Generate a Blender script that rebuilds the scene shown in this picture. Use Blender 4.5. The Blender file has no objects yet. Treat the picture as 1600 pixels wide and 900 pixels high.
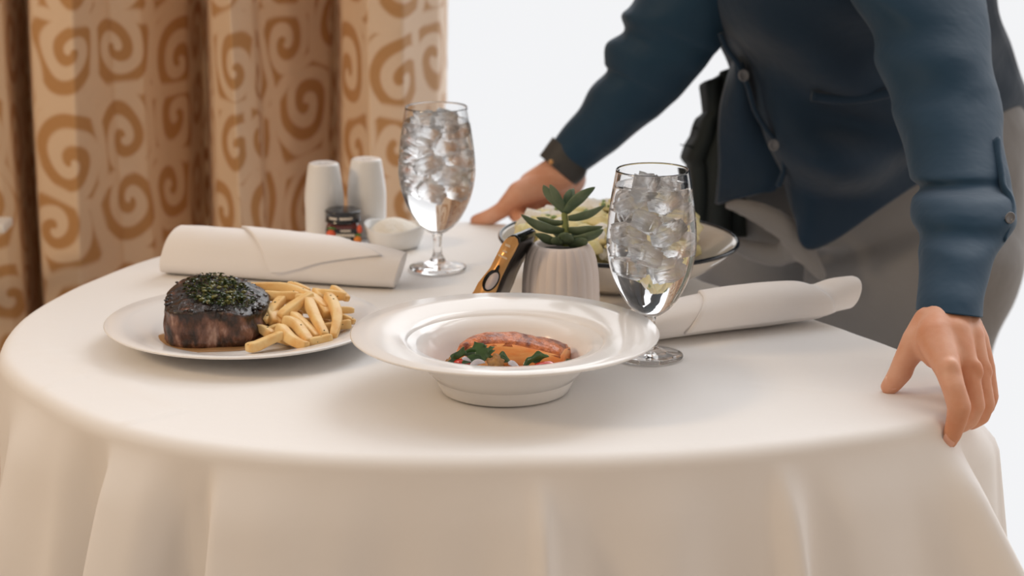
import bpy, bmesh, math, random
from mathutils import Vector, Matrix, noise
from mathutils.interpolate import poly_3d_calc
random.seed(7)
S = bpy.context.scene
COL = S.collection
R = math.radians

# ------------------------------------------------------------------ camera, world, lights
FPX, PITCH, CZ = 3332.0, R(14.3), 1.313
cam_d = bpy.data.cameras.new('camera'); cam = bpy.data.objects.new('camera', cam_d); COL.objects.link(cam)
cam.location = (0, 0, CZ); cam.rotation_euler = (math.pi/2 - PITCH, 0, 0)
cam_d.sensor_width = 36; cam_d.lens = 36*FPX/1600; cam_d.clip_start = .05
cam_d.dof.use_dof = True; cam_d.dof.focus_distance = 1.93; cam_d.dof.aperture_fstop = 5.6
S.camera = cam
S.view_settings.view_transform = 'Standard'; S.view_settings.look = 'None'
S.view_settings.exposure = 0.0; S.view_settings.gamma = 1.0; S.view_settings.use_curve_mapping = False
S.cycles.max_bounces = 28; S.cycles.transmission_bounces = 26; S.cycles.glossy_bounces = 6
S.cycles.diffuse_bounces = 4; S.cycles.transparent_max_bounces = 12; S.cycles.use_denoising = True
S.cycles.caustics_refractive = True

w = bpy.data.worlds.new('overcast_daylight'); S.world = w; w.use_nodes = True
nt = w.node_tree; nt.nodes.clear()
tc = nt.nodes.new('ShaderNodeTexCoord'); sep = nt.nodes.new('ShaderNodeSeparateXYZ')
ramp = nt.nodes.new('ShaderNodeValToRGB'); bg = nt.nodes.new('ShaderNodeBackground'); out = nt.nodes.new('ShaderNodeOutputWorld')
mp = nt.nodes.new('ShaderNodeMapRange'); mp.inputs['From Min'].default_value = -1; mp.inputs['From Max'].default_value = 1
nt.links.new(tc.outputs['Generated'], sep.inputs[0]); nt.links.new(sep.outputs['Y'], mp.inputs['Value'])
nt.links.new(mp.outputs[0], ramp.inputs[0]); nt.links.new(ramp.outputs[0], bg.inputs[0]); nt.links.new(bg.outputs[0], out.inputs[0])
e = ramp.color_ramp.elements
e[0].position = .30; e[0].color = (.40, .325, .265, 1)
e[1].position = .62; e[1].color = (.90, .905, .92, 1)
# overcast sky above the horizon, boosted out of view for extra window light
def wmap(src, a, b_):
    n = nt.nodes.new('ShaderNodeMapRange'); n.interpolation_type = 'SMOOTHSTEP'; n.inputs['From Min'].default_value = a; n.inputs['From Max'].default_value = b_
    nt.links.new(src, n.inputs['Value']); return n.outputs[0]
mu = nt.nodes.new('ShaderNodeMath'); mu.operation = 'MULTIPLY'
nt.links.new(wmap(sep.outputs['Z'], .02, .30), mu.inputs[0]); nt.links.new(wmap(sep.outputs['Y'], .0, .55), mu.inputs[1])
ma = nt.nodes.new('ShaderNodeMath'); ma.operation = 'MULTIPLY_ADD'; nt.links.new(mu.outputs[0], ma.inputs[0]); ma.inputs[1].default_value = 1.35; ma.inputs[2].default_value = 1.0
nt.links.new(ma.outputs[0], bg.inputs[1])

def lamp(name, kind, loc, rot, energy, color, **kw):
    d = bpy.data.lights.new(name, kind); d.energy = energy; d.color = color
    for k, v in kw.items(): setattr(d, k, v)
    o = bpy.data.objects.new(name, d); COL.objects.link(o); o.location = loc; o.rotation_euler = rot
    return o
lamp('sky_glow', 'SUN', (1, 5, 4), (R(-47), 0, R(-30)), .85, (.97, .985, 1), angle=R(32))
lamp('room_lamp', 'AREA', (2.3, -.3, 1.9), (R(62), 0, R(52)), 12, (1, .80, .62), shape='DISK', size=.9)
lamp('wall_lamp', 'AREA', (-1.9, 1.2, 1.9), (R(70), 0, R(-48)), 15, (1, .72, .45), shape='DISK', size=.4)

# ------------------------------------------------------------------ pixel rays to places
def ray(px, py):
    a = (px-800)/FPX; b = (450-py)/FPX
    return Vector((a, math.cos(PITCH)+b*math.sin(PITCH), -math.sin(PITCH)+b*math.cos(PITCH)))
def G(px, py, z=.75):
    d = ray(px, py); t = (z-CZ)/d.z
    return Vector((d.x*t, d.y*t, z))
def D(px, py, Y):
    d = ray(px, py); t = Y/d.y
    return Vector((d.x*t, Y, CZ+d.z*t))

# ------------------------------------------------------------------ object helpers
def wloc(o):
    v = Vector((0, 0, 0))
    while o: v = v+o.location; o = o.parent
    return v
def tag(o, label=None, cat=None, group=None, kind=None):
    if label: o['label'] = label
    if cat: o['category'] = cat
    if group: o['group'] = group
    if kind: o['kind'] = kind
    return o
def thing(name, label, cat, loc, group=None):
    o = bpy.data.objects.new(name, None); COL.objects.link(o); o.location = loc; o.empty_display_size = .02
    return tag(o, label, cat, group)
def build(name, verts, faces, m, parent=None, smooth=True, origin=None, mats=None, fmi=None, uvs=None):
    verts = [Vector(v) for v in verts]
    if origin is None:
        if parent: origin = wloc(parent)
        else:
            xs = [v.x for v in verts]; ys = [v.y for v in verts]; zs = [v.z for v in verts]
            origin = Vector(((min(xs)+max(xs))/2, (min(ys)+max(ys))/2, min(zs)))
    origin = Vector(origin)
    me = bpy.data.meshes.new(name); me.from_pydata([tuple(v-origin) for v in verts], [], faces); me.validate()
    bm = bmesh.new(); bm.from_mesh(me); bmesh.ops.recalc_face_normals(bm, faces=bm.faces[:]); bm.to_mesh(me); bm.free()
    for mm in (mats or [m]): me.materials.append(mm)
    if fmi and len(fmi) == len(me.polygons):
        for p, i in zip(me.polygons, fmi): p.material_index = i
    if uvs and len(me.vertices) == len(uvs):
        l = me.uv_layers.new(name='UVMap')
        for lp in me.loops: l.data[lp.index].uv = uvs[lp.vertex_index]
    if smooth:
        for p in me.polygons: p.use_smooth = True
    o = bpy.data.objects.new(name, me); COL.objects.link(o)
    if parent: o.parent = parent; o.location = origin-wloc(parent)
    else: o.location = origin
    return o
def subsurf(o, n=1):
    md = o.modifiers.new('sub', 'SUBSURF'); md.levels = n; md.render_levels = n; return o
def solid(o, t, off=-1):
    md = o.modifiers.new('sol', 'SOLIDIFY'); md.thickness = t; md.offset = off; return o
class MB:
    def __init__(s): s.v = []; s.f = []; s.mi = []; s.uv = []
    def add(s, v, f, mi=0):
        n = len(s.v); s.v += [Vector(x) for x in v]; s.f += [tuple(i+n for i in q) for q in f]; s.mi += [mi]*len(f); return s
    def build(s, name, m, parent=None, **k): return build(name, s.v, s.f, m, parent, **k)
def ringfaces(n, m, closed=True, cap0=True, cap1=True):
    """m rings of n vertices"""
    f = []
    for j in range(m-1):
        for i in range(n if closed else n-1):
            a = j*n+i; b = j*n+(i+1) % n
            f.append((a, b, b+n, a+n))
    if closed and cap0: f.append(tuple(range(n))[::-1])
    if closed and cap1: f.append(tuple(range((m-1)*n, m*n)))
    return f
def lathe(prof, c, seg=64, shape=None):
    """prof: list (r,z); starts or ends at r=0 are collapsed to a point"""
    v = []; f = []; rows = []
    for r, z in prof:
        if r < 1e-6: rows.append([len(v)]); v.append((c[0], c[1], c[2]+z))
        else:
            row = []
            for i in range(seg):
                a = 2*math.pi*i/seg; rr = r*(shape(a, r, z) if shape else 1)
                row.append(len(v)); v.append((c[0]+rr*math.cos(a), c[1]+rr*math.sin(a), c[2]+z))
            rows.append(row)
    for A, B in zip(rows, rows[1:]):
        for i in range(seg):
            j = (i+1) % seg
            if len(A) == 1 and len(B) == 1: continue
            if len(A) == 1: f.append((A[0], B[i], B[j]))
            elif len(B) == 1: f.append((A[i], B[0], A[j]))
            else: f.append((A[i], A[j], B[j], B[i]))
    return v, f
def cr(pts, t):
    """Catmull-Rom through a list of tuples, t in 0..len-1"""
    n = len(pts); i = min(int(t), n-2); u = t-i
    p = [pts[max(0, min(n-1, k))] for k in (i-1, i, i+1, i+2)]
    res = []
    for a, b, c, d in zip(*p):
        res.append(.5*((2*b)+(-a+c)*u+(2*a-5*b+4*c-d)*u*u+(-a+3*b-3*c+d)*u**3))
    return res
def smoothpath(pts, n):
    return [cr(pts, (len(pts)-1)*k/(n-1)) for k in range(n)]
def fillet_prof(pts, k=4):
    return [tuple(cr(pts, (len(pts)-1)*i/(k*(len(pts)-1)))) for i in range(k*(len(pts)-1)+1)]
def lerp(a, b, t): return a+(b-a)*t
def sst(x): x = max(0, min(1, x)); return x*x*(3-2*x)
def interp(tab, x):
    if x <= tab[0][0]: return tab[0][1]
    for (a, b), (c, d) in zip(tab, tab[1:]):
        if x <= c: return b+(d-b)*sst((x-a)/(c-a))
    return tab[-1][1]
def lint(tab, x):
    if x <= tab[0][0]: return tab[0][1]
    for (a, b), (c, d) in zip(tab, tab[1:]):
        if x <= c: return b+(d-b)*(x-a)/(c-a)
    return tab[-1][1]
def tube(path, n=10, caps=True, sq=None, up=None):
    """path: list of (x,y,z,rx,ry): tapered tube; sq = superellipse power for square sections"""
    P = [Vector(p[:3]) for p in path]; v = []
    ref = Vector(up) if up else Vector((.13, .2, 1)).normalized()
    for k, p in enumerate(P):
        t = (P[min(k+1, len(P)-1)]-P[max(k-1, 0)])
        t = t.normalized() if t.length > 1e-9 else Vector((0, 0, 1))
        a = t.cross(ref)
        a = a.normalized() if a.length > 1e-4 else Vector((1, 0, 0))
        b = a.cross(t); rx, ry = path[k][3], path[k][4] if len(path[k]) > 4 else path[k][3]
        for i in range(n):
            q = 2*math.pi*(i+.5)/n; c, s = math.cos(q), math.sin(q)
            if sq:
                c = math.copysign(abs(c)**sq, c); s = math.copysign(abs(s)**sq, s)
            v.append(p+a*c*rx+b*s*ry)
    return v, ringfaces(n, len(P), True, caps, caps)
def copy_tree(o, parent=None):
    c = o.copy(); COL.objects.link(c); c.parent = parent
    for ch in [x for x in bpy.data.objects if x.parent == o]: copy_tree(ch, c)
    return c
def ball(c, r, sub=2, sc=(1, 1, 1), nz=0, seed=0, fr=1.0, rot=None):
    bm = bmesh.new(); bmesh.ops.create_icosphere(bm, subdivisions=sub, radius=1)
    v = []
    for q in bm.verts:
        n_ = q.co.copy(); k = 1+nz*noise.noise(n_*fr+Vector((seed*7.3, seed*3.1, 0)))
        p = Vector((n_.x*sc[0], n_.y*sc[1], n_.z*sc[2]))*r*k
        if rot: p.rotate(rot)
        v.append(p+Vector(c))
    f = [tuple(x.index for x in q.verts) for q in bm.faces]; bm.free()
    return v, f
def box(c, s, rz=0):
    v = []
    for z in (-1, 1):
        for y in (-1, 1):
            for x in (-1, 1):
                p = Vector((x*s[0]/2, y*s[1]/2, z*s[2]/2)); p.rotate(Matrix.Rotation(rz, 3, 'Z')); v.append(p+Vector(c))
    return v, [(0, 1, 3, 2), (4, 6, 7, 5), (0, 4, 5, 1), (2, 3, 7, 6), (0, 2, 6, 4), (1, 5, 7, 3)]

# ------------------------------------------------------------------ materials
def mat(name, col=(.8, .8, .8), rough=.5, metal=0, spec=.5, trans=0, ior=1.45, sheen=0, sss=0, coat=0, bump=None, vary=None, alpha=None):
    """bump = (scale, strength, distance); vary = (scale, colour2, lo, hi, stretch)"""
    m = bpy.data.materials.new(name); m.use_nodes = True; t = m.node_tree; b = t.nodes['Principled BSDF']
    b.inputs['Base Color'].default_value = (*col, 1); b.inputs['Roughness'].default_value = rough
    b.inputs['Metallic'].default_value = metal; b.inputs['Specular IOR Level'].default_value = spec
    b.inputs['Transmission Weight'].default_value = trans; b.inputs['IOR'].default_value = ior
    b.inputs['Sheen Weight'].default_value = sheen; b.inputs['Coat Weight'].default_value = coat
    if sss: b.inputs['Subsurface Weight'].default_value = sss; b.inputs['Subsurface Radius'].default_value = (.01, .004, .002); b.inputs['Subsurface Scale'].default_value = 1
    c = t.nodes.new('ShaderNodeTexCoord')
    if vary:
        sc, c2, lo, hi = vary[:4]; st = vary[4] if len(vary) > 4 else (1, 1, 1)
        mpn = t.nodes.new('ShaderNodeMapping'); mpn.inputs['Scale'].default_value = st
        t.links.new(c.outputs['Object'], mpn.inputs[0])
        n = t.nodes.new('ShaderNodeTexNoise'); n.inputs['Scale'].default_value = sc; n.inputs['Detail'].default_value = 5
        t.links.new(mpn.outputs[0], n.inputs['Vector'])
        r = t.nodes.new('ShaderNodeValToRGB'); r.color_ramp.elements[0].position = lo; r.color_ramp.elements[1].position = hi
        r.color_ramp.elements[0].color = (*col, 1); r.color_ramp.elements[1].color = (*c2, 1)
        t.links.new(n.outputs[0], r.inputs[0]); t.links.new(r.outputs[0], b.inputs['Base Color'])
    if bump:
        sc, st, di = bump[:3]; stx = bump[3] if len(bump) > 3 else (1, 1, 1)
        mpn = t.nodes.new('ShaderNodeMapping'); mpn.inputs['Scale'].default_value = stx
        t.links.new(c.outputs['Object'], mpn.inputs[0])
        n = t.nodes.new('ShaderNodeTexNoise'); n.inputs['Scale'].default_value = sc; n.inputs['Detail'].default_value = 4
        t.links.new(mpn.outputs[0], n.inputs['Vector'])
        bp = t.nodes.new('ShaderNodeBump'); bp.inputs['Strength'].default_value = st; bp.inputs['Distance'].default_value = di
        t.links.new(n.outputs[0], bp.inputs['Height']); t.links.new(bp.outputs[0], b.inputs['Normal'])
    return m
M = {}
M['cloth'] = mat('white_table_linen', (.83, .82, .81), .8, spec=.2, sheen=.15, bump=(14, .12, .01))
M['napkin'] = mat('white_napkin_linen', (.84, .82, .81), .85, spec=.2, sheen=.15, bump=(40, .15, .003))
M['china'] = mat('white_glazed_china', (.84, .83, .82), .14, spec=.45)
M['china_cool'] = mat('white_condiment_china', (.82, .82, .81), .15, spec=.5)
M['enamel'] = mat('cream_enamel', (.80, .73, .64), .12, coat=.3)
M['rimblack'] = mat('black_enamel_rim', (.01, .012, .016), .15)
M['glass'] = mat('clear_glass', (1, 1, 1), 0, trans=1, ior=1.45)
M['water'] = mat('drinking_water', (1, 1, 1), 0, trans=1, ior=1.33)
M['ice'] = mat('cloudy_ice', (1, 1, 1), .30, trans=1, ior=1.12, bump=(100, 1, .004, (1, 1, 3.5)))
M['pot'] = mat('matte_blush_ceramic', (.78, .70, .66), .6, spec=.25)
M['soil'] = mat('dark_soil', (.03, .022, .016), .9, bump=(400, 1, .004))
M['leaf'] = mat('grey_green_succulent', (.085, .135, .075), .38, spec=.4, vary=(60, (.16, .21, .13), .35, .7), sss=.0)
M['stem'] = mat('pale_green_stem', (.25, .30, .10), .5)
M['copper'] = mat('copper_panel', (.62, .32, .11), .3, metal=.55, vary=(40, (.70, .40, .16), .3, .7))
M['gloss_black'] = mat('gloss_black', (.005, .005, .005), .2)
M['lettering'] = mat('pale_lettering', (.80, .62, .42), .5)
M['oval'] = mat('pale_oval', (.62, .55, .55), .3)
M['jam'] = mat('dark_red_jam', (.10, .012, .006), .08, coat=.6)
M['lidblack'] = mat('black_jar_lid', (.015, .016, .020), .22, coat=.3)
M['label'] = mat('dark_jar_label', (.03, .035, .04), .5)
M['strawb'] = mat('printed_red_fruit', (.75, .12, .05), .5)
M['orange'] = mat('printed_orange_fruit', (.80, .26, .04), .5)
M['prgreen'] = mat('printed_green_leaf', (.10, .22, .05), .5)
M['cream'] = mat('cream_print', (.75, .68, .58), .5)
M['sugar'] = mat('pale_butter', (.80, .76, .68), .7, bump=(200, .8, .003))
M['fry'] = mat('golden_fry', (.84, .60, .28), .42, spec=.35, vary=(55, (.72, .36, .09), .44, .74), bump=(220, .3, .001))
M['herb'] = mat('chopped_green_herb', (.035, .06, .015), .35)
M['herb2'] = mat('olive_herb', (.17, .17, .05), .3)
M['salmon'] = mat('orange_salmon_flesh', (.82, .21, .04), .35, spec=.5, vary=(35, (.88, .42, .15), .35, .65, (1, 1, 4)), bump=(60, .4, .002, (1, 1, 4)))
M['skin_crust'] = mat('seared_salmon_crust', (.20, .040, .012), .32, spec=.5, coat=.2, vary=(110, (.66, .19, .05), .38, .60, (1, .5, 1)), bump=(260, 1, .003))
M['tomato'] = mat('red_tomato', (.50, .03, .015), .12, coat=.5)
M['spinach'] = mat('dark_green_leaf', (.035, .08, .025), .2, coat=.4, vary=(60, (.06, .13, .035), .4, .6))
M['mushroom'] = mat('brown_mushroom', (.42, .22, .07), .35, vary=(60, (.25, .11, .03), .4, .6))
M['onion'] = mat('pale_purple_onion', (.55, .52, .55), .12, coat=.4)
M['jus'] = mat('brown_meat_juices', (.42, .25, .12), .08, coat=.6)
M['salad_pale'] = mat('pale_chopped_cauliflower', (.78, .70, .42), .6, vary=(50, (.66, .62, .30), .4, .65), bump=(150, .6, .003))
M['salad_white'] = mat('white_crumbled_cheese', (.80, .79, .74), .7, bump=(200, .8, .003))
M['salad_green'] = mat('chopped_parsley', (.20, .30, .10), .5)
M['salad_red'] = mat('browned_bacon_bit', (.22, .06, .03), .4)
M['skin'] = mat('skin', (.62, .29, .17), .45, spec=.4, sss=.12, vary=(30, (.70, .40, .28), .35, .7), bump=(280, .15, .001))
M['nail'] = mat('fingernail', (.72, .40, .30), .25)
M['hair'] = mat('dark_brown_hair', (.02, .012, .008), .45, bump=(200, .8, .004, (1, 1, .1)))
M['shirt'] = mat('navy_cotton_shirt', (.009, .040, .080), .62, spec=.3, sheen=.08, bump=(9, .3, .02))
M['vest'] = mat('deep_navy_waistcoat', (.0045, .021, .047), .7, spec=.25, sheen=.2, bump=(7, .4, .02))
M['trouser'] = mat('grey_wool_trousers', (.20, .198, .20), .8, spec=.2, sheen=.3, bump=(9, .4, .02))
M['apron'] = mat('black_green_cloth', (.010, .016, .017), .8, bump=(10, .4, .02))
M['shoe'] = mat('black_shoe_leather', (.012, .012, .012), .3)
M['band'] = mat('dark_grey_strap', (.045, .045, .045), .6)
M['steel'] = mat('brushed_steel', (.60, .60, .60), .3, metal=1)
M['btn'] = mat('grey_button', (.16, .17, .19), .25)
M['wood'] = mat('dark_wood', (.12, .06, .03), .5)
M['carpet'] = mat('warm_beige_carpet', (.42, .33, .25), .95, bump=(300, .6, .004))
M['wallpaint'] = mat('warm_cream_wall_paint', (.62, .50, .38), .8)
M['frame'] = mat('white_window_frame', (.8, .8, .79), .4)
M['thread'] = mat('dark_button_thread', (.03, .03, .04), .7)

def bumpcloth(m, sc1, st1, weave=900):
    pass

# steak: charred top, meaty sides
def steak_mat():
    m = bpy.data.materials.new('seared_beef'); m.use_nodes = True; t = m.node_tree; L = t.links.new; b = t.nodes['Principled BSDF']
    c = t.nodes.new('ShaderNodeTexCoord'); at = t.nodes.new('ShaderNodeAttribute'); at.attribute_name = 'crust'
    def mp(s): n = t.nodes.new('ShaderNodeMapping'); n.inputs['Scale'].default_value = s; L(c.outputs['Object'], n.inputs[0]); return n.outputs[0]
    def nz(sc, v, d=5): n = t.nodes.new('ShaderNodeTexNoise'); n.inputs['Scale'].default_value = sc; n.inputs['Detail'].default_value = d; L(v, n.inputs['Vector']); return n.outputs[0]
    def rmp(x, *st):
        r = t.nodes.new('ShaderNodeValToRGB'); e = r.color_ramp.elements
        while len(e) < len(st): e.new(.5)
        for q, (p, col) in zip(e, st): q.position = p; q.color = (*col, 1)
        L(x, r.inputs[0]); return r.outputs[0]
    side = rmp(nz(85, mp((1, 1, .45))), (.38, (.018, .008, .005)), (.48, (.085, .034, .020)), (.58, (.20, .095, .065)), (.70, (.46, .30, .24)))
    top = rmp(nz(110, mp((1, 1, 1))), (.42, (.006, .004, .003)), (.60, (.035, .014, .008)), (.72, (.20, .07, .03)))
    ad = t.nodes.new('ShaderNodeMath'); ad.operation = 'MULTIPLY_ADD'; L(nz(60, mp((1, 1, .5))), ad.inputs[0]); ad.inputs[1].default_value = .9; L(at.outputs['Fac'], ad.inputs[2])
    mr = t.nodes.new('ShaderNodeMapRange'); mr.inputs['From Min'].default_value = 1.20; mr.inputs['From Max'].default_value = 1.32; L(ad.outputs[0], mr.inputs[0])
    mx = t.nodes.new('ShaderNodeMix'); mx.data_type = 'RGBA'; L(mr.outputs[0], mx.inputs[0]); L(side, mx.inputs[6]); L(top, mx.inputs[7]); L(mx.outputs[2], b.inputs['Base Color'])
    b.inputs['Roughness'].default_value = .38; b.inputs['Coat Weight'].default_value = .25; b.inputs['Coat Roughness'].default_value = .15
    bp = t.nodes.new('ShaderNodeBump'); bp.inputs['Strength'].default_value = 1; bp.inputs['Distance'].default_value = .004
    L(nz(150, mp((1, 1, .6)), 6), bp.inputs['Height']); L(bp.outputs[0], b.inputs['Normal'])
    return m

# curtain pattern: woven scrolls, one spiral in each cell
def curtain_mat():
    m = bpy.data.materials.new('gold_scroll_brocade'); m.use_nodes = True; t = m.node_tree; L = t.links.new
    b = t.nodes['Principled BSDF']; b.inputs['Roughness'].default_value = .6; b.inputs['Sheen Weight'].default_value = .2
    uv = t.nodes.new('ShaderNodeUVMap')
    def mth(op, a, b2=None, c=None):
        n = t.nodes.new('ShaderNodeMath'); n.operation = op
        for i, x in enumerate((a, b2, c)):
            if x is None: continue
            if isinstance(x, (int, float)): n.inputs[i].default_value = x
            else: L(x, n.inputs[i])
        return n.outputs[0]
    sc = 9.0
    vm = t.nodes.new('ShaderNodeVectorMath'); vm.operation = 'SCALE'; vm.inputs['Scale'].default_value = sc; 
    dn = t.nodes.new('ShaderNodeTexNoise'); dn.inputs['Scale'].default_value = 11; dn.inputs['Detail'].default_value = 0; L(uv.outputs[0], dn.inputs['Vector'])
    ds = t.nodes.new('ShaderNodeVectorMath'); ds.operation = 'MULTIPLY_ADD'; L(dn.outputs['Color'], ds.inputs[0]); ds.inputs[1].default_value = (.030, .030, 0); L(uv.outputs[0], ds.inputs[2])
    L(ds.outputs[0], vm.inputs[0])
    vo = t.nodes.new('ShaderNodeTexVoronoi'); vo.voronoi_dimensions = '2D'; vo.inputs['Scale'].default_value = 1; vo.inputs['Randomness'].default_value = .55
    L(vm.outputs[0], vo.inputs['Vector'])
    sub = t.nodes.new('ShaderNodeVectorMath'); sub.operation = 'SUBTRACT'; L(vm.outputs[0], sub.inputs[0]); L(vo.outputs['Position'], sub.inputs[1])
    sx = t.nodes.new('ShaderNodeSeparateXYZ'); L(sub.outputs[0], sx.inputs[0])
    cx = t.nodes.new('ShaderNodeSeparateXYZ'); L(vo.outputs['Color'], cx.inputs[0])
    sgn = mth('SIGN', mth('SUBTRACT', cx.outputs[0], .5))
    ang = mth('ARCTAN2', sx.outputs[1], mth('MULTIPLY', sx.outputs[0], sgn))
    r = vo.outputs['Distance']
    ph = mth('MULTIPLY', cx.outputs[1], 6.28)
    sp = mth('SINE', mth('ADD', mth('ADD', mth('MULTIPLY', r, 18), ang), ph))
    v1 = t.nodes.new('ShaderNodeTexVoronoi'); v1.voronoi_dimensions = '2D'; v1.feature = 'DISTANCE_TO_EDGE'; v1.inputs['Scale'].default_value = 1; v1.inputs['Randomness'].default_value = .55
    L(vm.outputs[0], v1.inputs['Vector'])
    emr = t.nodes.new('ShaderNodeMapRange'); emr.interpolation_type = 'SMOOTHSTEP'; emr.inputs['From Min'].default_value = .13; emr.inputs['From Max'].default_value = .05; L(v1.outputs['Distance'], emr.inputs[0]); edge = emr.outputs[0]
    mr = t.nodes.new('ShaderNodeMapRange'); mr.interpolation_type = 'SMOOTHSTEP'; mr.inputs['From Min'].default_value = -.55; mr.inputs['From Max'].default_value = .45; L(sp, mr.inputs[0])
    fac = mth('MAXIMUM', mr.outputs[0], edge)
    nz = t.nodes.new('ShaderNodeTexNoise'); nz.inputs['Scale'].default_value = 350; L(uv.outputs[0], nz.inputs['Vector'])
    fac2 = mth('MULTIPLY_ADD', mth('SUBTRACT', nz.outputs[0], .5), .25, fac)
    mx = t.nodes.new('ShaderNodeMix'); mx.data_type = 'RGBA'; mx.clamp_factor = True
    L(fac2, mx.inputs[0]); mx.inputs[6].default_value = (.60, .34, .14, 1); mx.inputs[7].default_value = (.86, .70, .53, 1)
    L(mx.outputs[2], b.inputs['Base Color'])
    tr = t.nodes.new('ShaderNodeBsdfTranslucent'); L(mx.outputs[2], tr.inputs[0])
    ms = t.nodes.new('ShaderNodeMixShader'); ms.inputs[0].default_value = .22
    o = t.nodes['Material Output']; L(b.outputs[0], ms.inputs[1]); L(tr.outputs[0], ms.inputs[2]); L(ms.outputs[0], o.inputs[0])
    return m

# ------------------------------------------------------------------ the room
def struct(name, verts, faces, m, **k):
    o = build(name, verts, faces, m, smooth=False, **k); o['kind'] = 'structure'; return o
WY = 3.26
v, f = box((0, 1.35, -.01), (7, 3.70, .02)); struct('floor', v, f, M['carpet'])
b = MB()
for c, s in (((-2.2, WY, 1.4), (3.0, .1, 2.8)), ((3.25, WY, 1.4), (.5, .1, 2.8)), ((1.15, WY, 2.7), (3.7, .1, .2))):
    b.add(*box(c, s))
o = b.build('wall_back', M['wallpaint'], smooth=False); o['kind'] = 'structure'
v, f = box((-3.45, 1.35, 1.4), (.1, 3.7, 2.8)); struct('wall_left', v, f, M['wallpaint'])
b = MB()
for c, s in (((-.66, WY, 1.3), (.08, .12, 2.6)), ((2.96, WY, 1.3), (.08, .12, 2.6)), ((1.15, WY, 2.56), (3.54, .12, .08))):
    b.add(*box(c, s))
o = b.build('window_1', M['frame'], smooth=False); o['kind'] = 'structure'
b = MB(); b.add(*box((-2.2, 3.200, .06), (3.0, .02, .12)))
o = b.build('baseboard_back', M['frame'], smooth=False); o['kind'] = 'structure'

# curtain
def curtain():
    tab = [(-420, .0), (-300, -.07), (-200, .05), (-120, -.06), (0, -.04), (30, -.03), (50, .04), (59, .15), (66, -.05), (120, -.075), (178, -.035), (182, -.03), (240, -.01),
           (300, .05), (324, .15), (331, -.05), (365, -.085), (408, -.055), (416, -.02), (460, .015), (515, .07), (523, .14), (530, -.02), (575, -.075), (640, -.065), (690, -.02), (699, .04)]
    N = 700; Y0 = 2.93; pts = []; s = 0; last = None
    for i in range(N+1):
        px = -420+(699+420)*i/N
        dy = lint(tab, px)
        pts.append([px, dy*1.7])
    for _ in range(3):
        q = [p[1] for p in pts]
        for i in range(1, N): pts[i][1] = (q[i-1]+2*q[i]+q[i+1])/4
    v = []; uv = []; nz = 40
    row = []
    for px, dy in pts:
        x = (px-800)/FPX*((Y0+dy)*.969+.145); p = Vector((x, Y0+dy))
        if last is not None: s += (p-last).length
        last = p; row.append((p, s))
    for j in range(nz+1):
        z = .015+2.6*j/nz
        for i, (p, s_) in enumerate(row):
            a = .006*math.sin(z*3.1+i*.05)+.004*noise.noise(Vector((p.x*6, z*2, 0)))
            v.append((p.x+a, p.y+a, z)); uv.append((s_, z))
    f = ringfaces(N+1, nz+1, closed=False)
    o = build('curtain', v, f, curtain_mat(), uvs=uv)
    solid(o, .002)
    tag(o, 'long gold and cream scroll patterned curtain hanging in folds beside the bright window', 'curtain')
curtain()

# ------------------------------------------------------------------ table and its cloth
OUT_PX = [(-4, 560), (6, 520), (34, 490), (80, 462), (150, 430), (240, 398), (330, 377), (440, 362), (560, 351), (660, 345), (750, 343), (830, 352), (930, 381), (1020, 409), (1110, 438),
          (1200, 469), (1290, 500), (1355, 523), (1415, 545), (1470, 568), (1498, 588), (1510, 606), (1502, 630), (1476, 655), (1400, 671), (1300, 685), (1200, 697), (1100, 706), (1000, 712),
          (900, 715), (800, 716), (700, 717), (600, 716), (500, 713), (400, 706), (300, 694), (230, 681), (170, 665), (110, 642), (60, 615), (20, 588)]
TC = Vector((-.04, 2.07))
NTH = 720
def radial():
    pol = []
    for p in OUT_PX:
        g = G(*p); d = Vector((g.x, g.y))-TC
        pol.append((math.atan2(d.y, d.x) % (2*math.pi), d.length))
    pol.sort(); ext = [(a-2*math.pi, r) for a, r in pol]+pol+[(a+2*math.pi, r) for a, r in pol]
    rr = [lint(ext, 2*math.pi*i/NTH) for i in range(NTH)]
    for _ in range(6): rr = [(rr[i-1]+2*rr[i]+rr[(i+1) % NTH])/4 for i in range(NTH)]
    return rr
RR = radial()
def edge_px(i):
    a = 2*math.pi*i/NTH; x = TC.x+RR[i]*math.cos(a); y = TC.y+RR[i]*math.sin(a)
    q = Vector((x, y, .75))-Vector((0, 0, CZ)); dep = q.y*math.cos(PITCH)-q.z*math.sin(PITCH)
    return 800+FPX*x/dep, y
QT = [(0, 0)]
FT = [(-40, .0), (5, .010), (50, .085), (95, .040), (140, -.030), (165, -.020), (178, .085), (228, .070), (290, -.005), (325, -.012), (343, .078), (400, .072), (520, .040), (640, .022), (740, .030), (828, .045), (842, .085), (870, .040), (930, .022),
      (1050, .045), (1150, .018), (1200, .022), (1218, .085), (1262, .030), (1310, .062), (1400, .065), (1440, .080), (1468, .125), (1486, .10), (1502, .02), (1560, .03)]
def fold(i):
    a = 2*math.pi*i/NTH; px, y = edge_px(i)
    if math.sin(a) < .05 or (y < 1.87): 
        fr = interp(FT, px)
    else: fr = None
    back = .02+.02*math.sin(a*13)
    if math.cos(a) > .3 and y >= 1.87: return .05+.03*math.sin(a*22)
    if fr is None: return back
    return fr
FF = [fold(i) for i in range(NTH)]
for _ in range(2): FF = [(FF[i-1]+2*FF[i]+FF[(i+1) % NTH])/4 for i in range(NTH)]
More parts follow.
